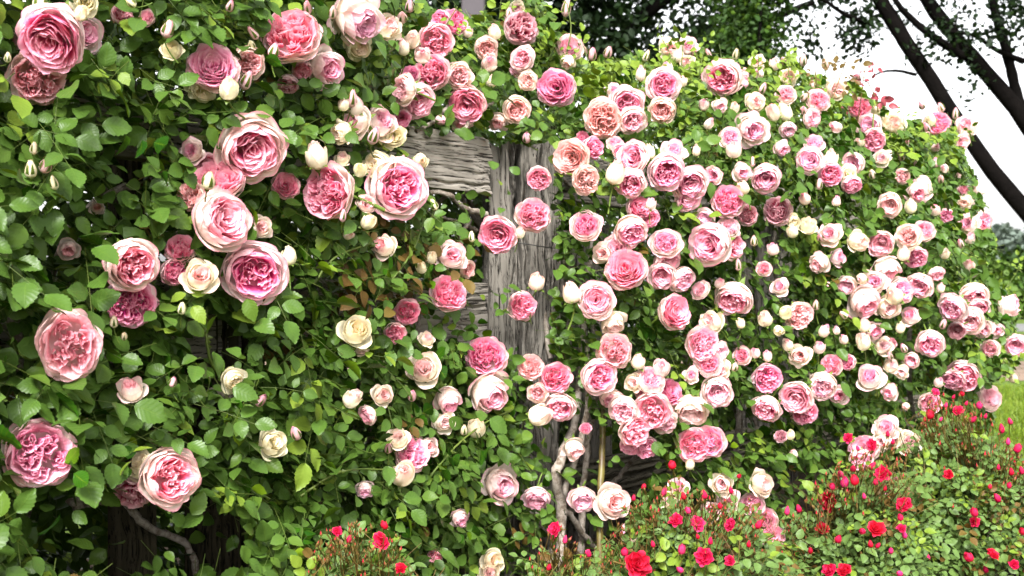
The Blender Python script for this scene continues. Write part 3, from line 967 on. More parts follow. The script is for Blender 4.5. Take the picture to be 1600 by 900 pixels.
# ------------------------------------------------------------------ the blooms, as read off the photograph
# column, row, width (photograph pixels), kind, tone, tilt right, tilt up, extra depth
# O open, C cupped, H half open, B plump bud, b tight bud; p pale, m mid, d deep, e peach, c cream, r dark faded, y yellow
BLOOMS = """
82 57 112 O m -.3 .0 -.03; 128 52 70 H p .5 .0 .05; 58 120 94 O e .1 -.1 .06; 128 20 28 B y .1 .2 -.06; 132 2 44 H y .2 .3; 262 46 26 b m .1 .3; 268 78 34 H y 0 .4
333 108 82 O p .15 .3; 315 138 46 H y 0 -.5 .03; 357 138 36 B y .2 .0 -.05; 388 98 50 C e .2 0; 385 126 24 b d .2 -.1; 393 232 108 C m .15 -.05 -.02
48 265 24 b y 0 .2; 72 258 24 b m .3 .2; 84 286 18 b y; 53 232 16 b y 0 .3; 190 24 36 O r 0 .2 .06; 230 28 28 C m 0 .2 .06; 12 90 15 b y; 325 262 46 O r -.2 .2 .06
326 283 26 b y 0 .5 -.06; 300 236 38 H p -.3 .2 .06; 62 3 26 b y 0 .3; 20 62 30 H e 0 0 .1; 395 52 20 b m; 393 70 16 b y
456 58 94 O m -.2 .2; 428 80 22 b m 0 .3 -.05; 410 50 15 b y; 472 108 34 O m 0 -.2 .04; 510 106 62 H m .7 -.1; 450 130 38 O r -.2 -.6 .05; 558 28 90 H p .5 -.4 -.03
560 72 48 H y .1 -.6 .02; 607 42 44 H c .1 .1; 628 27 21 b e; 644 62 31 B c; 630 74 26 B c; 680 62 62 O m .1 -.1; 660 86 34 B p -.2 0 -.03; 708 37 44 O d .1 .3 .03; 690 30 32 O d -.3 .2 .04
731 50 19 B p 0 .3; 773 50 25 B c; 760 75 40 C e; 765 98 34 B p -.1 -.2; 677 113 56 O m .1 0 .02; 642 118 34 O d -.4 .1 .04; 717 119 46 C e -.1 .1 -.03; 729 162 62 O m .1 -.1 -.02
722 188 40 H p 0 -.7 .03; 632 140 52 C e -.3 .1; 652 158 60 C m .3 -.1 -.02; 768 127 19 B c; 807 172 46 C e .1 0; 778 190 32 H e -.1 -.5 .02; 690 188 24 b r 0 -.5; 628 186 30 O d 0 -.4 .03
555 165 32 B p 0 .3; 550 155 23 b m; 537 163 22 B c; 556 190 50 H p -.2 .2; 594 192 56 H p .2 .5 -.02; 614 212 40 H y .3 .3 -.04; 584 213 22 b d .1 .1 -.06; 533 207 38 H y -.2 -.3
494 243 44 B c -.1 .4 -.02; 563 265 27 B y; 658 252 32 B y .1 .0; 516 300 90 O m 0 .05 -.02; 620 293 94 C m .25 -.1 -.02; 590 262 60 H y -.6 .4 .04; 446 291 48 O m 0 .3 .05; 535 248 28 H c 0 .3 .03
629 250 15 b m; 572 318 32 C e .2 .1 -.03; 576 346 30 B y .1 -.1 -.03; 536 337 16 b d .2 .1 -.07; 812 46 58 O r .2 .1; 808 12 26 H c; 795 22 18 b m; 885 12 21 b m 0 .4; 890 75 42 C p .1 .1; 887 97 26 H c 0 -.8 .02
817 92 40 C p; 808 106 32 C p -.2 -.2 .02; 825 126 31 C e; 870 138 64 O d .05 -.05; 942 185 64 O e -.05 0 -.03; 980 162 60 C m .2 .1; 988 188 44 C p .3 -.2 .01; 958 142 26 H p 0 .4 .03
1036 133 56 C m .1 .2; 1035 172 46 C e -.1 -.4 .02; 1130 122 64 C m .05 .0 -.02; 1158 126 30 H p .5 0 .03; 1045 75 32 H c; 1075 72 30 H p; 1060 87 23 B c; 1073 96 24 H c; 1085 82 15 b m; 1107 86 15 b m
1001 115 22 B p; 1043 107 22 B p; 1066 127 19 B c; 950 82 19 b m; 925 85 19 b d; 912 78 16 b d; 1183 97 24 H c; 1185 115 20 B p; 1165 113 16 b e; 1175 203 56 H p .35 -.3; 1180 160 34 H c .1 0
1148 168 20 B e; 1100 163 21 B p; 1108 193 19 B p; 1125 165 25 H p 0 -.4; 1140 216 38 C p 0 .3; 1146 233 30 B e .1 -.3; 1088 235 17 B c; 893 246 64 O e -.2 .1; 842 278 40 O m; 915 281 48 O e 0 -.05 -.02
925 231 40 O d .2 .3 .04; 910 216 24 O d .2 .4 .05; 961 225 28 C p 0 .4 .02; 970 236 28 C m .2 .2 .03; 990 245 54 C m 0 .3; 985 285 52 C m .1 -.1; 962 270 36 B c -.2 .1; 1040 268 62 C d -.1 -.15 -.02
1052 238 42 H p .1 .5 .02; 1078 286 56 C d .1 -.1; 1196 278 52 C d -.1 -.1; 1015 237 22 B y; 1176 253 12 b m; 823 215 18 b d; 1233 120 28 H c 0 .3; 1228 148 34 C p -.2 .1; 1270 135 16 b e; 1305 140 38 H c .1 .1
1278 158 38 C m 0 .2; 1257 152 15 b e; 1208 175 28 B e; 1226 175 28 B y; 1268 185 34 C m .3 .1; 1255 172 15 b m; 1342 170 36 O m 0 .2; 1368 172 21 B y; 1395 192 38 H c .2 .3; 1358 195 38 C p
1365 218 40 O m .1 -.2; 1343 222 18 B c; 1265 250 44 C p -.1 .1; 1298 248 29 B c .2 .2; 1272 225 36 C m .2 .3; 1297 272 38 O d 0 -.3 .02; 1333 255 36 C p .1 .2; 1323 272 32 H y -.1 .2; 1330 287 34 O d .1 -.4
1378 247 28 H c; 1408 243 16 b e; 1415 212 15 b e; 1432 255 13 b d; 1416 223 13 b m; 1464 194 42 O m .1 .1 .02; 1453 188 22 B y; 1447 200 20 b m; 1493 178 15 b m; 1510 197 36 H p .1 .4; 1503 221 24 C p 0 -.2
1438 295 38 H p .1 .2; 1528 295 21 B e; 1497 278 16 b e; 1505 298 21 C p; 1410 275 26 O e -.1 0 .02; 340 288 84 O m -.3 .4 .03; 300 306 48 O e -.3 .2 .04; 345 345 104 C m .45 -.2 -.02; 398 425 100 C d .1 -.05 -.03
205 412 92 C m .15 -.3 -.02; 203 472 82 O d 0 -.35 .03; 283 390 48 O m .1 .3 .05; 272 424 48 O d -.1 -.2 .05; 313 432 54 H c .3 .2 -.02; 107 538 108 O p 0 -.05 -.02; 205 608 46 H e -.1 .4; 270 597 16 b d; 284 482 19 b y 0 .4
178 503 18 b y 0 .3; 194 525 14 b y; 365 594 42 H y .3 -.3; 406 356 40 H e .3 0 .02; 107 390 34 H e 0 0 .12; 152 325 22 H e 0 .3 .12; 451 400 30 B y .1 .4; 545 365 22 B e; 557 517 50 H y .3 .15; 565 545 26 H c .1 -.7 .02
700 460 60 O m .05 0 -.02; 705 400 50 H p .2 .3; 730 420 30 C e .2 -.1 .02; 675 402 22 B y 0 -.1 .02; 658 418 22 B y; 600 385 42 H e -.3 .3 .03; 778 366 58 O m .05 -.05; 635 487 46 O d .2 .1 .03; 617 520 38 O m 0 -.4 .04
760 558 66 O m 0 .1; 663 577 52 H c .1 .3; 667 530 26 H c .1 .3; 765 615 72 H m .35 -.5 -.02; 678 320 17 b y; 737 370 15 b y 0 .5; 832 337 60 O m; 813 363 18 B e 0 -.2; 916 353 48 C m 0 .05; 985 360 58 C m .2 -.25
997 326 42 O d .1 .1 .03; 1018 318 21 B p 0 0 -.03; 1012 340 36 O d .2 -.1 .03; 1040 380 50 C p .1 .2 -.01; 1042 404 46 C d .2 -.5 .02; 965 388 46 C p .2 .2 .02; 942 396 34 H e -.3 0 .02; 978 422 66 O m .05 .05
1034 430 48 C m -.1 -.2 .02; 1065 436 44 C p .4 -.1 .02; 1110 381 68 C m -.05 -.2 -.02; 1138 357 38 C p .1 .4 .02; 1143 384 46 C m .6 -.2 .02; 1074 310 42 C d .1 -.4 .02; 1137 315 50 O m 0 0 .02; 1167 336 36 O r .2 0 .05
1216 330 46 O r 0 .1 .05; 932 469 60 C m .1 -.25 -.02; 893 457 34 B c -.1 .3 -.02; 1147 465 58 C m -.2 -.6; 1052 488 56 O m .2 .1; 838 440 30 B e; 815 478 46 O m; 958 505 44 H c .1 -.6; 960 548 62 O e; 1112 503 38 H c .1 .2
1157 505 18 B y; 1195 498 29 B c; 1096 537 56 O p -.1 0; 1122 549 34 C p .3 -.2 .01; 935 588 60 C m .15 -.3 -.02; 997 565 26 B c; 1033 575 32 B p 0 -.3; 1015 595 46 C p 0 .2; 990 598 30 H c -.2 0 .01; 829 574 40 O e
868 591 54 O d .1 -.3; 1107 568 42 C m -.1 0; 1122 580 40 H c .2 .1 .01; 1124 601 38 C p .2 -.1; 1080 586 26 H p 0 .1; 1198 590 50 O d .1 .0; 1390 320 38 C e .1 .1; 1423 322 24 B y; 1433 302 36 H m .2 .2; 1262 352 30 H y .1 .2
1240 345 21 H y; 1297 366 36 H p -.3 .2; 1238 361 22 B y; 1281 371 13 b d; 1341 378 36 H c .3 .2; 1377 380 44 O p 0 -.05; 1443 362 38 C p .2 .1; 1420 370 44 C e -.1 .1; 1430 401 38 O d .1 -.2 .02; 1412 396 26 B e
1280 411 36 H e -.4 -.3; 1385 420 44 H m .1 -.5; 1367 440 40 H p 0 .2; 1345 436 21 B c; 1406 455 48 C p .3 -.1; 1397 462 32 B c -.1 0 -.02; 1437 446 46 C m .1 -.4; 1350 472 54 H m .3 -.5; 1387 480 42 H c 0 -.4
1479 336 24 O d .1 0; 1515 318 20 B p; 1535 345 36 C m .2 0; 1513 350 34 H p -.3 .2 .01; 1516 372 20 B p; 1506 316 24 H c; 1514 414 24 B p 0 -.1; 1470 450 17 B e; 1520 462 50 C m .1 -.5; 1490 480 46 C m -.1 -.4; 1527 478 40 C d .1 -.6 .01
1514 500 48 C p .1 -.2; 1577 478 42 H m .6 .0; 1537 513 32 H p .1 -.1; 1557 516 26 H p; 1453 536 46 C m .0 -.4; 1495 516 30 O r -.2 -.3 .02; 1547 545 29 C p; 1587 540 38 C m .1 0; 1583 591 17 B y; 1567 563 15 B y; 1547 586 15 B y
1503 586 54 O m .1 -.2; 1490 592 36 O d -.2 -.5 .02; 1247 492 48 O e .2 -.1; 1228 488 26 B y; 1217 517 21 B y; 1275 477 15 b e; 1307 516 14 B p; 1349 533 31 B c 0 .1; 1365 517 30 H m .1 -.1; 1350 508 22 B c; 1407 512 19 B y; 1380 541 32 H c .1 .1
1392 537 20 O r; 1390 556 14 b m; 1250 555 36 H e -.2 .2; 1360 590 42 H p 0 .3; 1285 600 44 C p -.1 -.4; 1300 571 36 O m 0 .1 .02; 1326 566 26 O d; 1392 571 26 H c; 1409 581 22 H c; 60 708 110 O p -.05 -.15; 264 746 92 C m .4 -.15 -.02
226 728 54 H y -.5 .4 .03; 207 768 60 O r -.3 -.2 .06; 426 693 50 H y .1 .35; 462 677 22 b d; 408 625 21 b d; 551 622 33 B c 0 .1; 598 618 36 H c; 575 648 32 C m -.2 -.2 .03; 630 740 46 B c .1 -.3 -.02; 642 710 54 O p .3 .1 .01
666 700 40 H e .3 0 .02; 622 685 36 H c -.1 .5 .01; 607 700 18 b m; 700 625 46 H m .3 -.5; 695 660 36 H c .1 0; 745 668 36 B y .2 .0; 725 672 17 b y; 644 618 18 b d; 783 758 62 H p .35 -.2; 570 765 32 H p .2 -.6 .03
718 810 34 H m .2 -.6 .03; 680 868 24 O m 0 -.4 .03; 770 876 34 H y .1 .1; 765 895 34 H c; 845 648 42 B c .1 -.2; 875 635 50 C m .1 -.5; 840 614 32 C e; 955 622 38 C m .2 -.6 .02; 975 640 48 C p -.2 -.4; 1020 640 58 O m .0 -.1 -.02
990 672 52 O m 0 -.3; 1038 658 42 C p .2 -.4 .01; 1045 614 42 O d .3 0 .02; 1012 612 42 O m 0 .3 .02; 1080 640 56 C c 0 -.65; 1120 612 54 C p .2 -.4; 1084 695 54 O m -.2 .0; 1110 690 54 O m .1 -.05 -.02
1008 697 42 O m .2 -.4 .04; 985 695 34 O m -.2 -.3 .05; 838 778 46 C d .0 -.6; 910 780 44 C p 0 -.65; 957 785 54 H e .1 -.3; 897 702 36 H e .1 -.5 .02; 915 670 20 O d; 1190 756 40 H c .1 .1; 1128 756 36 H c; 1060 762 34 H p 0 .1
1047 782 30 H c; 985 832 32 C p; 1070 836 44 O p .1 .1 .02; 1140 782 36 H p; 1195 815 48 O p -.1 .1 .02; 1078 725 18 B y; 1245 620 58 O p 0 .0 -.02; 1256 642 46 O d .2 -.4 .02; 1198 637 48 C m .0 -.5; 1284 604 44 C p .1 -.3
1385 668 42 H p .1 .1; 1393 684 34 H c .1 -.3 .01; 1352 702 48 O p -.1 .1 .02; 1420 692 38 H c .1 .2; 1345 718 40 O p 0 -.2; 1377 690 30 H c; 1395 760 40 O p .1 0 .02; 1207 838 38 O p; 1453 630 38 O p .1 0; 1545 622 40 C p .1 -.1; 1220 682 22 O r
1235 679 18 B y; 1240 709 15 B e; 1415 635 15 B e; 1176 788 40 O p .1 -.1 .02; 1110 800 34 C p 0 0 .03; 1470 168 14 b m; 1340 120 13 b d; 1290 100 16 b e; 1255 95 16 b e; 1210 100 20 B e; 1225 95 15 b m; 1150 85 15 b y; 1010 88 14 b y
1440 165 13 b m; 1520 290 14 b e; 1470 280 14 b e; 1448 212 14 b e; 640 10 20 b m; 575 8 26 H p; 520 20 18 b e; 480 12 20 b m; 360 10 18 b m; 205 5 16 b y
"""
BL = []
for tok in BLOOMS.replace('\n', ';').split(';'):
    q = tok.split()
    if len(q) >= 5:
        num = [float(a) for a in q[5:8]] + [0.0] * (3 - len(q[5:8]))
        BL.append((float(q[0]), float(q[1]), float(q[2]), q[3], q[4], *num))


_g = np.random.default_rng(4242)                                    # the many small buds and half-open flowers of the far end
_n = 0
while _n < 46:
    x_, y_ = _g.uniform(1090, 1545), _g.uniform(110, 620)
    if y_ < np.interp(x_, TOPX, TOPY) + 14 or x_ > np.interp(y_, RGY, RGX) - 8:
        continue
    d_ = _g.choice([15, 18, 22, 27, 31])
    if any(math.hypot(x_ - b[0], y_ - b[1]) < 0.42 * (b[2] + d_) for b in BL):
        continue
    k_ = 'b' if d_ < 17 else ('B' if d_ < 24 else _g.choice(['H', 'C']))
    BL.append((x_, y_, float(d_), str(k_), str(_g.choice(['c' if k_ in 'Bb' else 'd', 'p', 'm', 'm'])), _g.uniform(-.3, .3), _g.uniform(-.4, .4), 0.02))
    _n += 1


def face_depth(x, y):
    return fence_depth(x, bulge(x, y))


BUSH_EDGES = [-1e9, 300, 745, 1125, 1e9]
BUSH_SPOT = [(-1.35, 0.05), (-0.35, 0.06), (0.62, 0.14), (2.2, 0.1)]
BUSH_LABEL = ['climbing rose with the largest pink blooms, over the narrow mossy post and dark hollow',
              'leafy climbing rose spilling cream half-open blooms below the bare top rail',
              'climbing rose on bare grey stems and a green cane beside the split post',
              'mounded climbing rose with small pale blooms falling toward the lawn and leaning tree']
bushes = []
for (s, n), lb in zip(BUSH_SPOT, BUSH_LABEL):
    o = F0 + s * DIR + n * NRM
    bushes.append((thing('climbing_rose', lb, 'rose bush', tuple(o), 'climbing roses along the timber fence'), o))
bush_of = lambda x: int(np.searchsorted(BUSH_EDGES, x, side='right') - 1)

TONE_LABEL = {'r': 'dark red faded bloom', 'd': 'deep magenta pink bloom'}
SCALE = {'O': 0.51, 'C': 0.50, 'H': 0.57, 'B': 0.64, 'b': 0.74}
bloom_disc = []
for x, y, d, kd, tn, ax, ay, dz in BL:
    Y = float(face_depth(x, y)) - 0.035 + dz * 1.2 + random.uniform(-0.012, 0.012) - (0.02 if kd in 'Bb' else 0)
    bi = bush_of(x)
    bush, org = bushes[bi]
    o = place_bloom(bush, org, at(x, y, Y), d * SCALE[kd] * Y / FPX, kd, tn, ax, ay, d)
    if tn in TONE_LABEL and kd in 'OC':
        o['label'] = TONE_LABEL[tn]
    bloom_disc.append((x, y, d * 0.5, Y))
bloom_disc = np.array(bloom_disc)

# ------------------------------------------------------------------ foliage of the hedge
from mathutils import geometry  # noqa
HOLES = [([(735, 200), (872, 205), (872, 226), (735, 226)], 0.25),   # polygons of the picture where the hedge is open, and the share of leaves that stay
    ([(757, 222), (870, 222), (870, 300), (862, 420), (862, 560), (757, 560)], 0.05), ([(628, 203), (757, 213), (757, 297), (640, 292)], 0.03),
    ([(738, 290), (760, 290), (760, 520), (738, 520)], 0.06), ([(662, 292), (742, 296), (742, 352), (690, 350)], 0.18), ([(640, 455), (755, 440), (755, 545), (650, 530)], 0.25),
    ([(828, 560), (875, 560), (875, 640), (862, 800), (828, 800)], 0.25), ([(868, 640), (1010, 660), (1030, 720), (960, 860), (868, 880)], 0.06),
    ([(40, 775), (150, 770), (310, 790), (380, 800), (400, 900), (60, 900)], 0.07), ([(0, 470), (40, 490), (50, 640), (0, 640)], 0.3), ([(60, 300), (140, 300), (140, 420), (60, 470)], 0.35),
    ([(155, 215), (225, 205), (225, 335), (160, 335)], 0.22), ([(285, 470), (385, 480), (385, 610), (310, 690), (285, 600)], 0.34), ([(1150, 340), (1225, 330), (1225, 470), (1160, 470)], 0.28),
    ([(1395, 440), (1445, 490), (1450, 640), (1420, 680), (1390, 600)], 0.16), ([(1120, 625), (1165, 610), (1170, 720), (1130, 720)], 0.28), ([(1235, 740), (1320, 730), (1320, 830), (1235, 830)], 0.3),
    ([(210, 120), (260, 180), (200, 230), (130, 180)], 0.45), ([(190, 790), (330, 770), (330, 860), (190, 870)], 0.15), ([(20, 105), (70, 150), (100, 225), (0, 225), (0, 110)], 0.5),
]


def inside(x, y, poly):
    r = np.zeros(len(x), bool)
    n = len(poly)
    for i in range(n):
        (x1, y1), (x2, y2) = poly[i], poly[(i + 1) % n]
        c = ((y1 > y) != (y2 > y)) & (x < (x2 - x1) * (y - y1) / (y2 - y1 + 1e-9) + x1)
        r ^= c
    return r


def carve(L, g, back=False):
    """Which leaflets stand inside the hedge's outline, outside its gaps and clear of the blooms."""
    c = L['p'] + L['X'] * (L['size'] * 0.5)[:, None]
    x, y, d = project(c)
    top = np.interp(x, TOPX, TOPY) + 10 * np.sin(x * 0.05) + 7 * np.sin(x * 0.13 + 1)
    right = np.interp(y, RGY, RGX) + 8 * np.sin(y * 0.07)
    keep = (y > top) & (x < right) & (d > 0.9)
    if not back:
        u = g.random(len(x))
        for poly, share in HOLES:
            keep &= ~(inside(x, y, poly) & (u > share))
        for bx, by, br, bd in bloom_disc:
            if br > 8:
                keep &= ~((np.hypot(x - bx, y - by) < br * 0.93) & (d < bd + 0.05))
    return keep


gh = np.random.default_rng(77)
LEAF_MATS = ['leaf', 'young_leaf', 'bronze_leaf', 'red_leaf']


def hedge_sprays(n, depth_range, g, facing=0.6, smax=3.9):
    """Leaf sprays within the hedge: uniform over its face as seen along the fence, at a depth below its face."""
    s = g.uniform(-2.3, smax, n)
    h = g.uniform(0.02, 1.75, n)
    k = g.uniform(0, 1, n)
    foot = F0 + s[:, None] * DIR + np.c_[np.zeros((n, 2)), h]
    # the face of the hedge along its own normal: two fixed-point steps through the outline functions
    off = np.full(n, 0.35)
    for _ in range(3):
        x, y, d = project(foot + off[:, None] * NRM)
        off = bulge(x, y)
    n_off = off - (depth_range[0] + (depth_range[1] - depth_range[0]) * k)
    P = foot + n_off[:, None] * NRM
    N = norm(facing * NRM + np.array([0, 0, 0.62]) + g.normal(0, 0.42, (n, 3)))
    D = norm(g.normal(0, 1, (n, 3)) + np.array([0, 0, -0.15]) + 0.3 * NRM)
    return P, D, N, h, (x, y)


def foliage():
    tabs, twa, twb, twbush = [], [], [], []
    for n, rng_, back in ((10800, (-0.03, 0.10), False), (6600, (0.10, 0.26), False), (17000, (0.5, 1.05), True)):
        P, D, N, h, (x, y) = hedge_sprays(n, rng_, gh, smax=5.6 if back else 3.9)
        if back:                                                    # behind the fence
            P = F0 + ((P - F0) @ DIR)[:, None] * DIR + np.c_[np.zeros((n, 2)), h] - gh.uniform(0.10, 0.75, n)[:, None] * NRM
            px_, py_, _d = project(P)
            x, y = px_, py_
        near_top = y < np.interp(x, TOPX, TOPY) + 60
        yp = np.where(x > 790, np.where(near_top, 0.55, 0.10), np.where(y < 60, 0.18, 0.09))
        young = (gh.random(n) < yp).astype(int)
        bz = (np.hypot(x - 655, y - 400) < 75) & (gh.random(n) < 0.5) | (gh.random(n) < 0.012)
        young[bz] = 2
        size = gh.triangular(0.022, 0.036, 0.052, n) * np.interp(x, [0, 300, 900, 1500], [1.12, 1.05, 0.92, 0.95])
        L, a, b = leaflets(P, D, N, size, young, gh)
        keep = carve(L, gh, back)
        if not back:                                                # leaves grow in clumps with dark hollows between
            q = ((P - F0) @ DIR) * 1.0
            nz = np.sin(q * 21 + 2 * np.sin(h * 9)) + np.sin(h * 25 + 2.5 * np.sin(q * 7)) + np.sin(q * 39 + h * 31) * 0.7
            keep &= (nz > (-1.15 if rng_[0] < 0.05 else -0.6))[L['spray']]
        cnt = np.bincount(L['spray'][keep], minlength=n)
        tw = cnt >= 4
        L = take(L, keep)
        L['back'] = np.full(len(L['p']), back)
        tabs.append({k_: v for k_, v in L.items() if k_ != 'spray'})
        twa.append(a[tw] - D[tw] * 0.02)
        twb.append(b[tw])
    L = {k_: np.concatenate([t[k_] for t in tabs]) for k_ in tabs[0]}
    return L, np.concatenate(twa), np.concatenate(twb)


LV, TWA, TWB = foliage()
lx = project(LV['p'])[0]
tx = project(TWA)[0]
for i, (bush, org) in enumerate(bushes):
    sel = np.nonzero((lx >= BUSH_EDGES[i]) & (lx < BUSH_EDGES[i + 1]))[0]
    sub = take(LV, sel)
    front = np.nonzero(~sub['back'])[0]
    ind = front[choose_individuals(take(sub, front), bloom_disc, 300)]
    leaf_parts(sub, ind, LEAF_MATS, bush, org)
    rest = np.setdiff1d(np.arange(len(sel)), ind)
    leaf_stuff('foliage', sub, rest, LEAF_MATS, bush, org, LEAF_LOW)
    ts = (tx >= BUSH_EDGES[i]) & (tx < BUSH_EDGES[i + 1])
    twig_stuff('leaf_stalks', TWA[ts], TWB[ts], 0.0008, M['stem'], bush, org, 0.003)


# ------------------------------------------------------------------ canes
def cane(points, r0, r1, mat, bi, sides=8, rough=0.10, thorns=0, seed=1, n=26):
    """A cane through picture points (column, row, metres out from the fence), as a part of bush bi; thorns are its sub-part."""
    bush, org = bushes[bi]
    pts = np.array([at(x, y, float(fence_depth(x, o))) for x, y, o in points])
    c = spline(pts, n)
    g = np.random.default_rng(seed)
    c[1:-1] += g.normal(0, r0 * 0.14, (n - 2, 3))
    v, q = tube(c, np.linspace(r0, r1, n), sides, seed, rough)
    o = link('cane', mesh('cane', v - org, q, [mat]), bush)
    if thorns:
        parts = []
        for j in range(thorns):
            t = g.uniform(0.05, 0.95)
            i = int(t * (n - 1))
            d = norm(np.array([g.normal(), g.normal() * 0.5 - 0.6, g.normal() * 0.2]))
            b = c[i] - org + d * r0 * 0.7
            tip = b + d * 0.011 - np.array([0, 0, 0.003])
            up = np.array([0, 0, 0.005])
            sd_ = norm(np.cross(d, up)) * 0.0015
            parts.append((np.array([b + up, b - up, b + sd_, b - sd_, tip]), np.array([(0, 2, 4, 4), (2, 1, 4, 4), (1, 3, 4, 4), (3, 0, 4, 4)])))
        vs = np.concatenate([a for a, _ in parts])
        fs = [tuple(int(w) + 5 * j for w in f[:3]) for j, (_, ff) in enumerate(parts) for f in ff]
        link('thorns', mesh('thorns', vs, fs, [M['stem']], smooth=False), o)['kind'] = 'stuff'
    return o


CANES = [   # points, base radius, tip radius, material, bush
    ([(872, 905, 0.34), (878, 800, 0.32), (868, 740, 0.34), (884, 700, 0.34), (900, 640, 0.32), (908, 560, 0.28), (915, 430, 0.23)], .0155, .008, 'cane', 2),
    ([(880, 900, 0.30), (876, 830, 0.30), (880, 780, 0.32), (915, 655, 0.38), (918, 540, 0.38)], .012, .007, 'cane', 2),
    ([(880, 842, .30), (850, 820, .28), (815, 778, .18), (770, 740, .10)], .012, .008, 'cane', 2),
    ([(905, 905, 0.28), (910, 800, 0.28), (917, 700, 0.28), (930, 600, 0.28), (925, 450, 0.22)], .011, .007, 'cane', 2),
    ([(937, 905, .46), (938, 800, .44), (941, 700, .40), (940, 620, .36), (934, 540, .26)], .0095, .008, 'green_cane', 2),
    ([(1050, 735, 0.42), (1050, 690, 0.42), (1052, 640, 0.40), (1046, 560, 0.33)], .015, .011, 'cane', 2),
    ([(945, 770, 0.18), (975, 735, 0.23), (1000, 700, 0.33), (1004, 650, 0.38)], .009, .006, 'cane', 2),
    ([(860, 560, .2), (852, 500, .18), (846, 455, .16), (885, 380, .15), (872, 340, .12)], .008, .005, 'cane', 2),
    ([(905, 440, .2), (888, 395, .2), (880, 350, .2), (862, 320, .2)], .009, .005, 'cane', 2),
    ([(915, 440, .18), (925, 380, .16), (910, 330, .16)], .009, .006, 'cane', 2),
    ([(893, 425, .2), (875, 400, .2), (870, 365, .2)], .007, .004, 'cane', 2),
    ([(880, 560, .26), (875, 520, .26), (860, 490, .26)], .005, .003, 'green_cane', 2),
    ([(860, 880, .3), (880, 800, .3), (915, 840, .3), (960, 890, .3)], .010, .007, 'cane', 2),
    ([(140, 345, .16), (175, 300, .16), (225, 288, .17), (246, 270, .17), (250, 225, .17), (250, 180, .16)], .0085, .006, 'cane', 0),
    ([(330, 700, .16), (322, 640, .16), (330, 610, .18), (360, 620, .2), (352, 585, .2)], .008, .006, 'cane', 0),
    ([(345, 595, .26), (328, 560, .27), (322, 520, .27), (323, 480, .26)], .0035, .0028, 'stem', 0),
    ([(130, 105, .26), (145, 120, .28), (185, 145, .28), (222, 160, .25)], .0034, .0028, 'stem', 0),
    ([(0, 410, .1), (12, 470, .1), (20, 515, .1), (45, 545, .12), (55, 570, .12)], .009, .006, 'cane', 0),
    ([(0, 600, .08), (60, 550, .1), (110, 505, .12)], .006, .004, 'cane', 0),
    ([(165, 650, .1), (172, 690, .1), (178, 740, .1)], .010, .008, 'green_cane', 0),
    ([(110, 790, .1), (150, 780, .12), (165, 778, .14)], .013, .011, 'cane', 0),
    ([(165, 760, .08), (200, 790, .08), (235, 825, .08), (290, 850, .08), (310, 905, .08)], .009, .007, 'cane', 0),
    ([(430, 905, .1), (428, 870, .1), (440, 845, .1), (425, 800, .1), (380, 740, .1)], .011, .008, 'cane', 1),
    ([(760, 335, .12), (725, 325, .12), (702, 305, .13), (670, 300, .12)], .0085, .006, 'cane', 1),
    ([(745, 360, .04), (720, 348, .04), (690, 340, .06)], .006, .004, 'cane', 1),
    ([(735, 345, .05), (720, 372, .06), (730, 420, .06)], .006, .004, 'cane', 1),
    ([(647, 570, .08), (652, 520, .08), (655, 490, .08), (648, 460, .08)], .006, .005, 'cane', 1),
    ([(725, 205, .16), (740, 178, .16), (770, 160, .16)], .006, .004, 'cane', 1),
    ([(650, 205, .16), (680, 188, .16), (700, 165, .16)], .006, .004, 'cane', 1),
    ([(590, 465, .30), (640, 400, .31), (660, 350, .3), (655, 320, .3)], .003, .002, 'stem', 1),
    ([(490, 445, .3), (520, 405, .32), (565, 385, .33), (590, 380, .33)], .0028, .002, 'stem', 1),
    ([(470, 775, .30), (520, 742, .33), (560, 733, .33), (600, 734, .33)], .003, .002, 'stem', 1),
    ([(630, 800, .28), (680, 735, .3), (720, 690, .3), (760, 660, .3), (800, 640, .3)], .003, .002, 'stem', 1),
    ([(1158, 480, .4), (1150, 560, .4), (1155, 640, .4), (1150, 720, .4)], .010, .012, 'cane', 3),
    ([(1212, 290, .4), (1214, 340, .4), (1208, 400, .4), (1215, 460, .4)], .007, .006, 'cane', 3),
    ([(1420, 400, .55), (1424, 470, .55), (1420, 560, .55), (1425, 660, .55)], .009, .011, 'cane', 3),
]
for i, (pts, r0, r1, mt, bi) in enumerate(CANES):
    woody = mt == 'cane'
    cane(pts, r0, r1, M[mt], bi, 9 if woody else 6, 0.10 if woody else 0.04, 26 if mt == 'green_cane' else (8 if mt == 'stem' else 0), seed=40 + i)
# inner canes that carry the hedge, seen through its gaps
for bi, (bush, org) in enumerate(bushes):
    s0 = BUSH_SPOT[bi][0]
    for j in range(9):
        ds = gh.normal(0, 0.45 if bi < 3 else 0.8)
        p = [F0 + (s0 + gh.normal(0, 0.06)) * DIR - 0.08 * NRM, F0 + (s0 + ds * 0.4) * DIR + gh.uniform(-.2, -.05) * NRM + np.array([0, 0, .5]),
             F0 + (s0 + ds * 0.8) * DIR + gh.uniform(-.2, -.05) * NRM + np.array([0, 0, .95]), F0 + (s0 + ds * 1.6) * DIR + gh.uniform(-.2, .1) * NRM + np.array([0, 0, 1.25])]
        c = spline(np.array(p), 16)
        c[1:-1] += gh.normal(0, 0.008, (14, 3))
        v, q = tube(c, np.linspace(.012, .004, 16), 6, j, 0.15)
        link('cane', mesh('cane', v - org, q, [M['cane']]), bush)

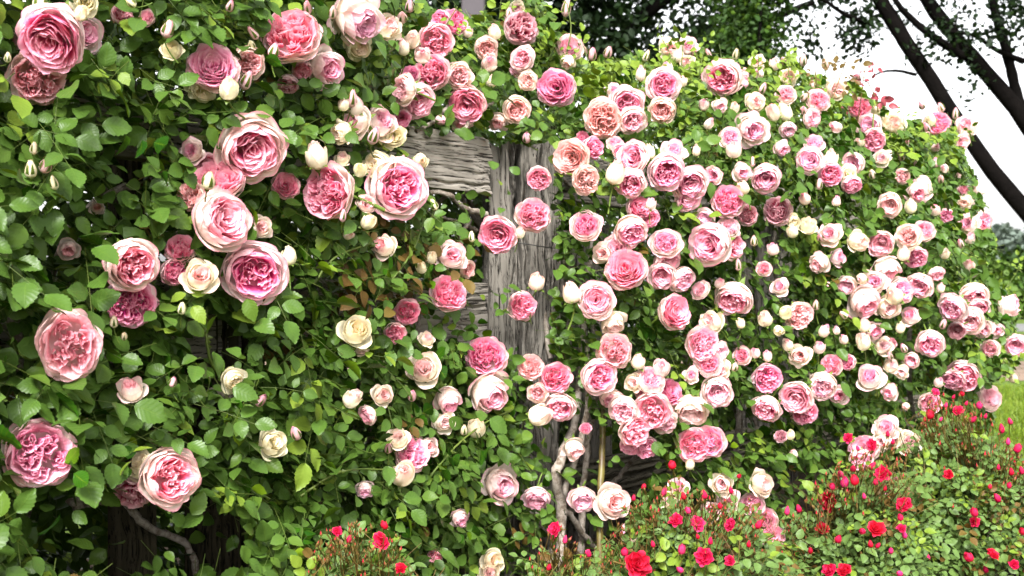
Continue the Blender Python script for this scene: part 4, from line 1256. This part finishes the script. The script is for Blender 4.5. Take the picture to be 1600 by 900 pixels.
# young shoots standing above the outline
SHOOTS = [(885, 60, 886, 5, 2, 1), (1340, 170, 1352, 100, 3, 3), (1372, 150, 1350, 120, 3, 3), (1060, 120, 1068, 62, 3, 1), (1090, 120, 1100, 75, 3, 1), (1240, 120, 1232, 95, 3, 1),
          (1300, 130, 1322, 96, 3, 2), (1280, 130, 1275, 98, 3, 2), (1480, 230, 1508, 200, 3, 1), (1420, 220, 1412, 178, 3, 1), (1560, 560, 1590, 560, 3, 1), (925, 100, 912, 72, 2, 1), (1040, 100, 1035, 62, 2, 1),
          (1560, 440, 1598, 410, 3, 1), (1185, 120, 1186, 85, 3, 1), (815, 60, 800, 5, 2, 1), (690, 60, 715, 10, 1, 1)]
for x0, y0, x1, y1, bi, mt in SHOOTS:
    bush, org = bushes[bi]
    Y = float(face_depth(x0, max(y0, np.interp(x0, TOPX, TOPY) + 40)))
    a, b = at(x0, y0 + 25, Y), at(x1, y1, Y)
    c = spline(np.array([a, (a + b) / 2 + gh.normal(0, 0.006, 3), b]), 8)
    v, q = tube(c, np.linspace(.0024, .0013, 8), 5, 1)
    sh_ = link('shoot', mesh('shoot', v - org, q, [M['stem'] if mt == 1 else M['red_stem']]), bush)
    m = 7
    t = np.linspace(0.25, 1.0, m)
    P = a + (b - a) * t[:, None]
    D = norm(gh.normal(0, 1, (m, 3)) + np.array([0, -.3, .5]))
    N = norm(np.array([0, -.7, .6]) + gh.normal(0, .5, (m, 3)))
    L, ta, tb = leaflets(P, D, N, gh.uniform(.016, .028, m), np.full(m, mt), gh, 1)
    leaf_parts(L, range(len(L['p'])), LEAF_MATS, sh_, org)   # the shoot shares its bush's origin

# ------------------------------------------------------------------ low red shrub roses in front
RED = """
527 830 20; 546 842 15; 595 845 34; 600 820 16; 626 887 24; 866 826 28; 883 843 14; 920 865 14; 997 882 54; 976 862 16; 1050 726 17; 1038 768 15; 990 778 11; 1006 760 10; 1068 775 14; 1056 812 28; 1090 818 30
1100 773 17; 1075 797 13; 1065 858 18; 1100 870 36; 1140 876 22; 1140 820 24; 1186 819 18; 1062 890 16; 1142 766 12; 1155 744 9; 918 862 12; 1110 845 13; 1090 838 11; 858 886 12; 1170 850 12; 1020 850 12; 1125 790 11
1462 612 20; 1453 647 17; 1497 641 22; 1520 655 17; 1530 633 14; 1503 615 10; 1565 670 16; 1578 658 13; 1482 741 20; 1580 737 14; 1577 758 11; 1558 778 18; 1552 865 26; 1585 882 20; 1513 870 18; 1540 889 14; 1597 830 14
1325 684 20; 1362 695 22; 1387 678 10; 1395 690 10; 1378 740 30; 1333 732 16; 1313 740 16; 1363 728 16; 1320 753 18; 1335 750 18; 1368 753 14; 1390 740 12; 1412 788 30; 1407 808 14; 1409 825 20; 1413 835 14; 1370 825 38; 1347 830 14
1310 842 18; 1360 850 14; 1372 852 12; 1392 860 14; 1230 798 16; 1248 795 14; 1293 783 38 r; 1285 825 28 r; 1266 860 14; 1295 890 30; 1318 890 32; 1405 896 16; 1522 800 16; 1383 763 10; 1523 815 20; 1478 633 9; 1510 630 9; 1540 650 9
1590 700 16; 1575 690 11; 1596 735 14; 1560 730 10; 1547 760 9; 1445 655 9; 1470 655 9; 1430 820 10; 1450 870 11; 1350 775 11; 1300 760 13; 1340 700 10; 1490 620 9
"""
RED_BUSH = [   # label, column range, depth of the face, outline of the top (columns, rows), spread in metres, bare centre column
    ('small red shrub rose with few crimson flowers, low left of the split post', (475, 650), 2.30, ([470, 500, 560, 620, 660], [900, 822, 806, 828, 905])),
    ('thin red shrub rose at the foot of the bare grey stems', (815, 935), 2.55, ([800, 840, 870, 910, 945], [900, 830, 812, 850, 905])),
    ('twiggy red shrub rose full of pointed buds, before the thorny green cane', (935, 1205), 2.75, ([925, 960, 1010, 1060, 1110, 1170, 1215], [900, 800, 745, 735, 765, 770, 800])),
    ('broad red shrub rose with crimson double flowers, under the dark gap in the hedge', (1205, 1425), 3.15, ([1200, 1240, 1300, 1340, 1390, 1430], [830, 790, 720, 690, 690, 700])),
    ('tall red shrub rose with magenta buds on reddish twigs, nearest the lawn', (1425, 1660), 3.45, ([1420, 1450, 1500, 1560, 1600, 1660], [650, 612, 610, 655, 690, 720])),
]
RED_MATS = ['small_leaf', 'young_leaf', 'bronze_leaf']
gr = np.random.default_rng(303)
reds = []
for tok in RED.replace('\n', ';').split(';'):
    q = tok.split()
    if len(q) >= 3:
        reds.append((float(q[0]), float(q[1]), float(q[2]), len(q) > 3))

for bi, (lb, (xa, xb), Yf, (tx_, ty_)) in enumerate(RED_BUSH):
    xm = (xa + xb) / 2
    org = np.array([(xm - CX) / FPX * (Yf + 0.2), Yf + 0.2, 0.0])
    bush = thing('shrub_rose', lb, 'rose bush', tuple(org), 'low red shrub roses before the hedge')
    topf = lambda x: np.interp(x, tx_, ty_)
    core = lambda x, y: np.array([org[0] * 0.55 + 0.45 * (x - CX) / FPX * (Yf + 0.2), Yf + 0.22, max(0.03, (CAMZ - (y - HY) / FPX * (Yf + .2)) * 0.45)])
    mine = [r for r in reds if xa <= r[0] < xb]
    disc = []
    sa, sb, sr = [], [], []
    for x, y, d, dark in mine:
        Y = Yf - 0.10 + gr.uniform(-0.04, 0.03) + 0.10 * np.clip((topf(x) + 120 - y) / 120, 0, 1)
        p = at(x, y, Y)
        if dark:
            Y += 0.06
            p = at(x, y, Y)
        big = d >= 19
        hue = gr.random()
        tone = (0.42, 0.004, 0.010, 0) if dark else ((0.66, 0.012, 0.085, 0) if hue < 0.55 else ((0.62, 0.006, 0.03, 0) if hue < 0.8 else (0.74, 0.045, 0.20, 0)))
        kd = 'R' if big else 'r'
        o = place_bloom(bush, org, p, d * (0.42 if big else 0.58) * Y / FPX, kd, tone, gr.uniform(-.4, .4), gr.uniform(.0, .7), d if d >= 24 else 10, name='rose_bloom' if big else 'rose_bud')
        disc.append((x, y, d * 0.5, Y))
        c = core(x, y)
        back = norm(p - c)
        sa.append(p - back * 0.012)
        sb.append(p - (p - c) * 0.45 + gr.normal(0, 0.012, 3))
        sr.append(0.0013)
        sa.append(sb[-1]); sb.append(c + gr.normal(0, 0.02, 3)); sr.append(0.002)
    disc = np.array(disc).reshape(-1, 4)
    # pointed green-red buds on forked twigs over the top of the bush
    nb = int((xb - xa) * (0.8 if bi != 1 else 0.5))
    bx = gr.uniform(xa + 5, xb - 5, nb)
    by = topf(bx) + gr.gamma(1.6, 38, nb) + 4
    ok = (by < 930)
    for x, y in zip(bx[ok], by[ok]):
        Y = Yf + gr.uniform(-0.08, 0.12)
        p = at(x, y, Y)
        col = (0.55, 0.012, 0.05, 0) if gr.random() < 0.65 else (0.22, 0.05, 0.03, 0)
        pr = random.choice(PROTO['b'])
        q = Vector(norm(np.array([gr.normal(0, .35), -0.25, 1.0]))).to_track_quat('Z', 'Y')
        m = Matrix.Translation(Vector(p - org)) @ q.to_matrix().to_4x4() @ Matrix.Scale(gr.uniform(3.0, 5.6) * Y / FPX, 4)
        link('closed_bud', RED_BUD[gr.integers(0, len(RED_BUD))], bush, m, col)
        c = core(x, y)
        mid = p - (p - c) * 0.35 + gr.normal(0, 0.015, 3)
        sa.append(p - np.array([0, 0, 0.004])); sb.append(mid); sr.append(0.0009)
        sa.append(mid); sb.append(c + gr.normal(0, 0.03, 3)); sr.append(0.0016)
    for x in gr.uniform(xa, xb, int((xb - xa) * 0.4)):               # bare forked twigs between the leaves
        y = topf(x) + gr.gamma(1.5, 45) + 6
        p = at(x, y, Yf + gr.uniform(-0.10, 0.10))
        mid = p - np.array([gr.normal(0, .025), gr.normal(0, .02), gr.uniform(.03, .08)])
        sa.append(p); sb.append(mid); sr.append(0.0008)
        sa.append(mid + np.array([gr.normal(0, .02), gr.normal(0, .02), gr.uniform(.02, .05)])); sb.append(mid); sr.append(0.0008)
        sa.append(mid); sb.append(core(x, y) + gr.normal(0, 0.03, 3)); sr.append(0.0015)
    twig_stuff('twigs', np.array(sa), np.array(sb), np.array(sr), M['red_stem'], bush, org)
    # leaves
    n = int((xb - xa) * 9.0 * (0.5 if bi == 1 else 1))
    x = gr.uniform(xa - 25, xb + 25, n)
    dy = gr.uniform(0, 1, n) ** 0.9 * 330
    y = topf(x) + 36 + dy
    Y = Yf + 0.30 * gr.random(n) ** 1.3 - 0.06 + 0.10 * np.clip(1 - dy / 80, 0, 1)
    P = np.stack([(x - CX) / FPX * Y, Y, CAMZ - (y - HY) / FPX * Y], -1)
    P = P[P[:, 2] > 0.02]
    n = len(P)
    dens = gr.random(n) < np.clip(0.10 + (project(P)[1] - topf(project(P)[0])) / 200, 0.10, 1)
    P = P[dens]
    n = len(P)
    N = norm(np.array([0, -0.55, 0.75]) + gr.normal(0, 0.45, (n, 3)))
    D = norm(gr.normal(0, 1, (n, 3)) + np.array([0, -0.2, 0.1]))
    mt = np.where(gr.random(n) < 0.16, 1, np.where(gr.random(n) < 0.10, 2, 0))
    L, a, b = leaflets(P, D, N, gr.triangular(0.012, 0.02, 0.034, n), mt, gr, 2)
    c = L['p'] + L['X'] * (L['size'] * 0.5)[:, None]
    cx_, cy_, cd_ = project(c)
    keep = c[:, 2] > 0.01
    for qx, qy, qr, qd in disc:
        keep &= ~((np.hypot(cx_ - qx, cy_ - qy) < qr * 0.95) & (cd_ < qd + 0.03))
    if bi in (1,):
        keep &= ~((cx_ > 868) & (cx_ < 935) & (gr.random(len(cx_)) < 0.5))
    L = take(L, keep)
    ind = choose_individuals(L, disc, 300, 8.0, 8.0)
    leaf_parts(L, ind, RED_MATS, bush, org)
    leaf_stuff('foliage', L, np.setdiff1d(np.arange(len(L['p'])), ind), RED_MATS, bush, org, LEAF_LOW)
    twig_stuff('leaf_stalks', a, b, 0.0008, M['stem'], bush, org)

# ------------------------------------------------------------------ lawn tufts at the right
gg = np.random.default_rng(9)
n = 16000
Yg = gg.uniform(5.2, 10.6, n)
xg = gg.uniform(1480, 1750, n)
P = np.stack([(xg - CX) / FPX * Yg, Yg, np.zeros(n)], -1)
hgt = gg.uniform(0.02, 0.055, n)
lean = gg.normal(0, 0.018, (n, 2))
w = gg.normal(0, 1, (n, 2))
w = w / np.linalg.norm(w, axis=1, keepdims=True) * 0.0035
z0 = np.zeros((n, 1))
V = np.stack([P + np.c_[w, z0], P - np.c_[w, z0], P + np.c_[lean, hgt[:, None]] - np.c_[w * .3, z0], P + np.c_[lean, hgt[:, None]] + np.c_[w * .3, z0]], 1)
F = (np.array([[0, 1, 2, 3]])[None] + (np.arange(n) * 4)[:, None, None]).reshape(-1, 4)
k = NT("grass_blade")
M['grass'] = k.bsdf(k.mix(k.n("NewGeometry").outputs['Random Per Island'], (0.07, 0.13, 0.006), (0.13, 0.17, 0.016)), 0.5, 0.2, trans=0.2)
tag(link('grass', mesh('grass', V.reshape(-1, 3), F, [M['grass']])), 'short bright green grass of the lawn at the right edge', 'grass', kind='stuff')


# ------------------------------------------------------------------ trees
def crown(name, centers, radii, n, size, mat, parent, origin, g, proto=LEAF_TINY, clump=0.25, flat=1.0):
    """Leaf clumps through ellipsoids: uneven outline, gaps between the clumps."""
    Ps = []
    centers, radii = np.asarray(centers, float), np.asarray(radii, float)
    wgt = radii.prod(1) ** 0.7
    nc = max(8, n // 60)
    ci = g.choice(len(centers), nc, p=wgt / wgt.sum())
    u = norm(g.normal(0, 1, (nc, 3))) * g.uniform(0.25, 1.0, (nc, 1)) ** 0.5
    cc = centers[ci] + u * radii[ci]
    j = g.integers(0, nc, n)
    P = cc[j] + g.normal(0, clump, (n, 3)) * np.array([1, 1, flat])
    N = norm(np.array([0, 0, 0.7]) + g.normal(0, 0.7, (n, 3)))
    X = norm(g.normal(0, 1, (n, 3)) + np.array([0, 0, -0.5]))
    X = norm(X - (X * N).sum(1, keepdims=True) * N)
    L = dict(p=P, X=X, Y=np.cross(N, X), Z=N, size=g.uniform(0.7, 1.3, n) * size, var=g.integers(0, 5, n), mat=np.zeros(n, int))
    return leaf_stuff(name, L, np.arange(n), [mat], parent, origin, proto), cc


def trunk(name, pts, r0, r1, mat, parent, origin, seed, n=24, sides=12, rough=0.06):
    c = spline(np.array(pts, float), n)
    v, q = tube(c, np.linspace(r0, r1, n), sides, seed, rough)
    return link(name, mesh(name, v - np.asarray(origin), q, [mat]), parent)


gt = np.random.default_rng(21)
# leaning dark tree at the right
o = np.array([5.35, 12.0, 0.0])
lt = thing('leaning_tree', 'dark leaning tree with forked trunks against the white sky', 'tree', tuple(o))
A = lambda x, y, Y=12.0: at(x, y, Y)
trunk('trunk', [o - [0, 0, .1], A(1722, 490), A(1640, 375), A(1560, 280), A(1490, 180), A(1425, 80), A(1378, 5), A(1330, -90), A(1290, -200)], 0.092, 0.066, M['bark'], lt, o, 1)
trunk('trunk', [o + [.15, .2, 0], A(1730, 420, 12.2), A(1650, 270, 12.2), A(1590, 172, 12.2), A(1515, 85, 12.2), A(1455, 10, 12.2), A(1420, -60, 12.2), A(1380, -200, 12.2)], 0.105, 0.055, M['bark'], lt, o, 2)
trunk('limb', [A(1600, 190, 12.2), A(1582, 120, 12.3), A(1568, 60, 12.3), A(1550, 0, 12.3), A(1530, -120, 12.3)], 0.055, 0.04, M['bark'], lt, o, 3)
trunk('limb', [A(1505, 88, 12.1), A(1465, 62, 12.0), A(1430, 35, 12.0), A(1400, 2, 11.9), A(1370, -60, 11.9)], 0.045, 0.022, M['bark'], lt, o, 4)
trunk('limb', [A(1432, 117), A(1405, 111), A(1380, 112), A(1362, 120)], 0.018, 0.008, M['bark'], lt, o, 5, sides=6)
trunk('limb', [A(1600, 96, 12.3), A(1560, 80, 12.2), A(1520, 55, 12.1), A(1470, 48, 12.0)], 0.03, 0.012, M['bark'], lt, o, 6, sides=6)
trunk('limb', [A(1360, 38, 12.0), A(1320, 22, 11.8), A(1290, 2, 11.7), A(1250, -20, 11.6)], 0.025, 0.012, M['bark'], lt, o, 7, sides=6)
trunk('limb', [A(1497, 80, 12.1), A(1492, 50, 12.1), A(1496, 20, 12.1)], 0.018, 0.01, M['bark'], lt, o, 8, sides=6)
sp = lambda x, y, rx, ry, Y=12.0: ([(x - CX) / FPX * Y, Y, CAMZ - (y - HY) / FPX * Y], [rx * Y / FPX, 0.5, ry * Y / FPX])
cl = [sp(1300, 20, 70, 45), sp(1260, 55, 35, 40), sp(1335, 75, 28, 30), sp(1375, 45, 40, 40), sp(1450, 30, 60, 35), sp(1500, 60, 45, 30), sp(1470, 115, 45, 22), sp(1510, 130, 20, 18), sp(1540, 20, 50, 35), sp(1590, 60, 30, 30),
      sp(1580, 10, 40, 30), sp(1420, 95, 25, 25), sp(1300, -60, 160, 60), sp(1500, -80, 180, 70), sp(1650, -20, 80, 80)]
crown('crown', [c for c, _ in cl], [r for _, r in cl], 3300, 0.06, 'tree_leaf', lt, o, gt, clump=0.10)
# broad dark tree behind the hedge top
o = np.array([0.2, 13.5, 0.0])
bt = thing('broad_tree', 'broad dark evergreen tree with sky glinting through, behind the hedge top', 'tree', tuple(o))
trunk('trunk', [o, o + [0.05, 0, 1.5], o + [-.1, 0, 3.0], o + [0, 0, 5.0]], 0.28, 0.16, M['bark'], bt, o, 11)
for j, e in enumerate(([2.2, -.3, 4.4], [-2.0, .2, 4.3], [1.0, .5, 5.4], [-1.0, -.4, 5.6], [3.2, 0.2, 4.1])):
    trunk('limb', [o + [0, 0, 2.4 + 0.2 * j], o + np.array(e) * [.5, .5, .85], o + e], 0.10, 0.035, M['bark'], bt, o, 12 + j, sides=8)
bs = lambda x, y, rx, ry, Y=13.5, ryy=0.9: ([(x - CX) / FPX * Y, Y, CAMZ - (y - HY) / FPX * Y], [rx * Y / FPX, ryy, ry * Y / FPX])
cl = [bs(700, 0, 110, 60), bs(880, 0, 90, 55), bs(1000, -5, 110, 55), bs(1110, 25, 70, 45), bs(900, 60, 60, 40), bs(980, 75, 60, 22), bs(800, 40, 70, 50), bs(760, -90, 220, 90), bs(1000, -100, 200, 90), bs(620, 20, 80, 50), bs(1060, 70, 50, 25), bs(740, 25, 70, 40), bs(760, 10, 60, 40), bs(700, 40, 50, 35)]
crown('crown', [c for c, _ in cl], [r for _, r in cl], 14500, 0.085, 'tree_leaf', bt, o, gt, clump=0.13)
# green tree beside it
o = np.array([1.95, 10.0, 0.0])
gtree = thing('green_tree', 'mid green bushy tree at the right end of the dark canopy', 'tree', tuple(o))
trunk('trunk', [o, o + [0.03, 0, 1.2], o + [0, 0, 2.6]], 0.09, 0.05, M['bark'], gtree, o, 31, sides=9)
for j in range(4):
    e = np.array([math.cos(j * 1.6), math.sin(j * 1.6), 0]) * 0.35
    trunk('limb', [o + [0, 0, 1.4 + .2 * j], o + e * .6 + [0, 0, 1.9 + .2 * j], o + e + [0, 0, 2.5 + .2 * j]], 0.03, 0.012, M['bark'], gtree, o, 33 + j, sides=6)
cl = [bs(1180, 10, 52, 60, 10.0, .35), bs(1170, 80, 40, 60, 10.0, .3), bs(1195, -60, 50, 60, 10.0, .35), bs(1150, 60, 26, 40, 10.0, .3), bs(1185, 150, 40, 60, 10, .3)]
crown('crown', [c for c, _ in cl], [r for _, r in cl], 9000, 0.05, 'green_tree_leaf', gtree, o, gt, clump=0.09)
# far shrubs and hazy trees at the right edge, low planting left of them
for j, (x, yt, yb, Y, r, mt, nm, lb, n, sz) in enumerate((
        (1568, 425, 500, 21.0, 50, 'shrub_leaf', 'bright_shrub', 'bright green shrub beyond the path, left of its darker neighbour', 2200, 0.13),
        (1640, 390, 500, 22.5, 60, 'green_tree_leaf', 'dark_shrub', 'darker green shrub beyond the path at the right edge', 2400, 0.15),
        (1535, 390, 490, 36.0, 50, 'shrub_leaf', 'round_tree', 'rounded yellow green tree far beyond the road', 2400, 0.22),
        (1600, 385, 490, 38.0, 60, 'green_tree_leaf', 'round_tree', 'rounded mid green tree far beyond the road', 2400, 0.22),
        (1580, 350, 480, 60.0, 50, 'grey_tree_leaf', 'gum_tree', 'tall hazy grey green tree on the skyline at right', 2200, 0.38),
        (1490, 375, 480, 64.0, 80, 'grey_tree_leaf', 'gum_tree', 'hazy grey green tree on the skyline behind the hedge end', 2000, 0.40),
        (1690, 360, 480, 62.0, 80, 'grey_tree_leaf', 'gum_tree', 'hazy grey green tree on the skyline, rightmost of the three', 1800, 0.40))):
    base = at(x, yb, Y)
    base[2] = 0.0
    t_ = thing(nm, lb, 'shrub' if 'shrub' in nm else 'tree', tuple(base), 'planting beyond the path and road')
    top = CAMZ - (yt - HY) / FPX * Y
    rr = r * Y / FPX
    trunk('trunk', [base, base + [0.1, 0, top * .35], base + [0, 0, top * .75]], rr * .07, rr * .03, M['bark'], t_, base, 60 + j, sides=8)
    cs, rs = [], []
    for q in range(7):
        f = gt.uniform(0.25, 0.8) if 'shrub' in nm else gt.uniform(0.4, 0.82)
        cs.append(base + [gt.normal(0, rr * .4), gt.normal(0, rr * .3), top * f])
        rs.append([rr * gt.uniform(.45, .7), rr * .5, top * gt.uniform(.14, .2)])
    crown('crown', cs, rs, n, sz, mt, t_, base, gt, clump=rr * .12)
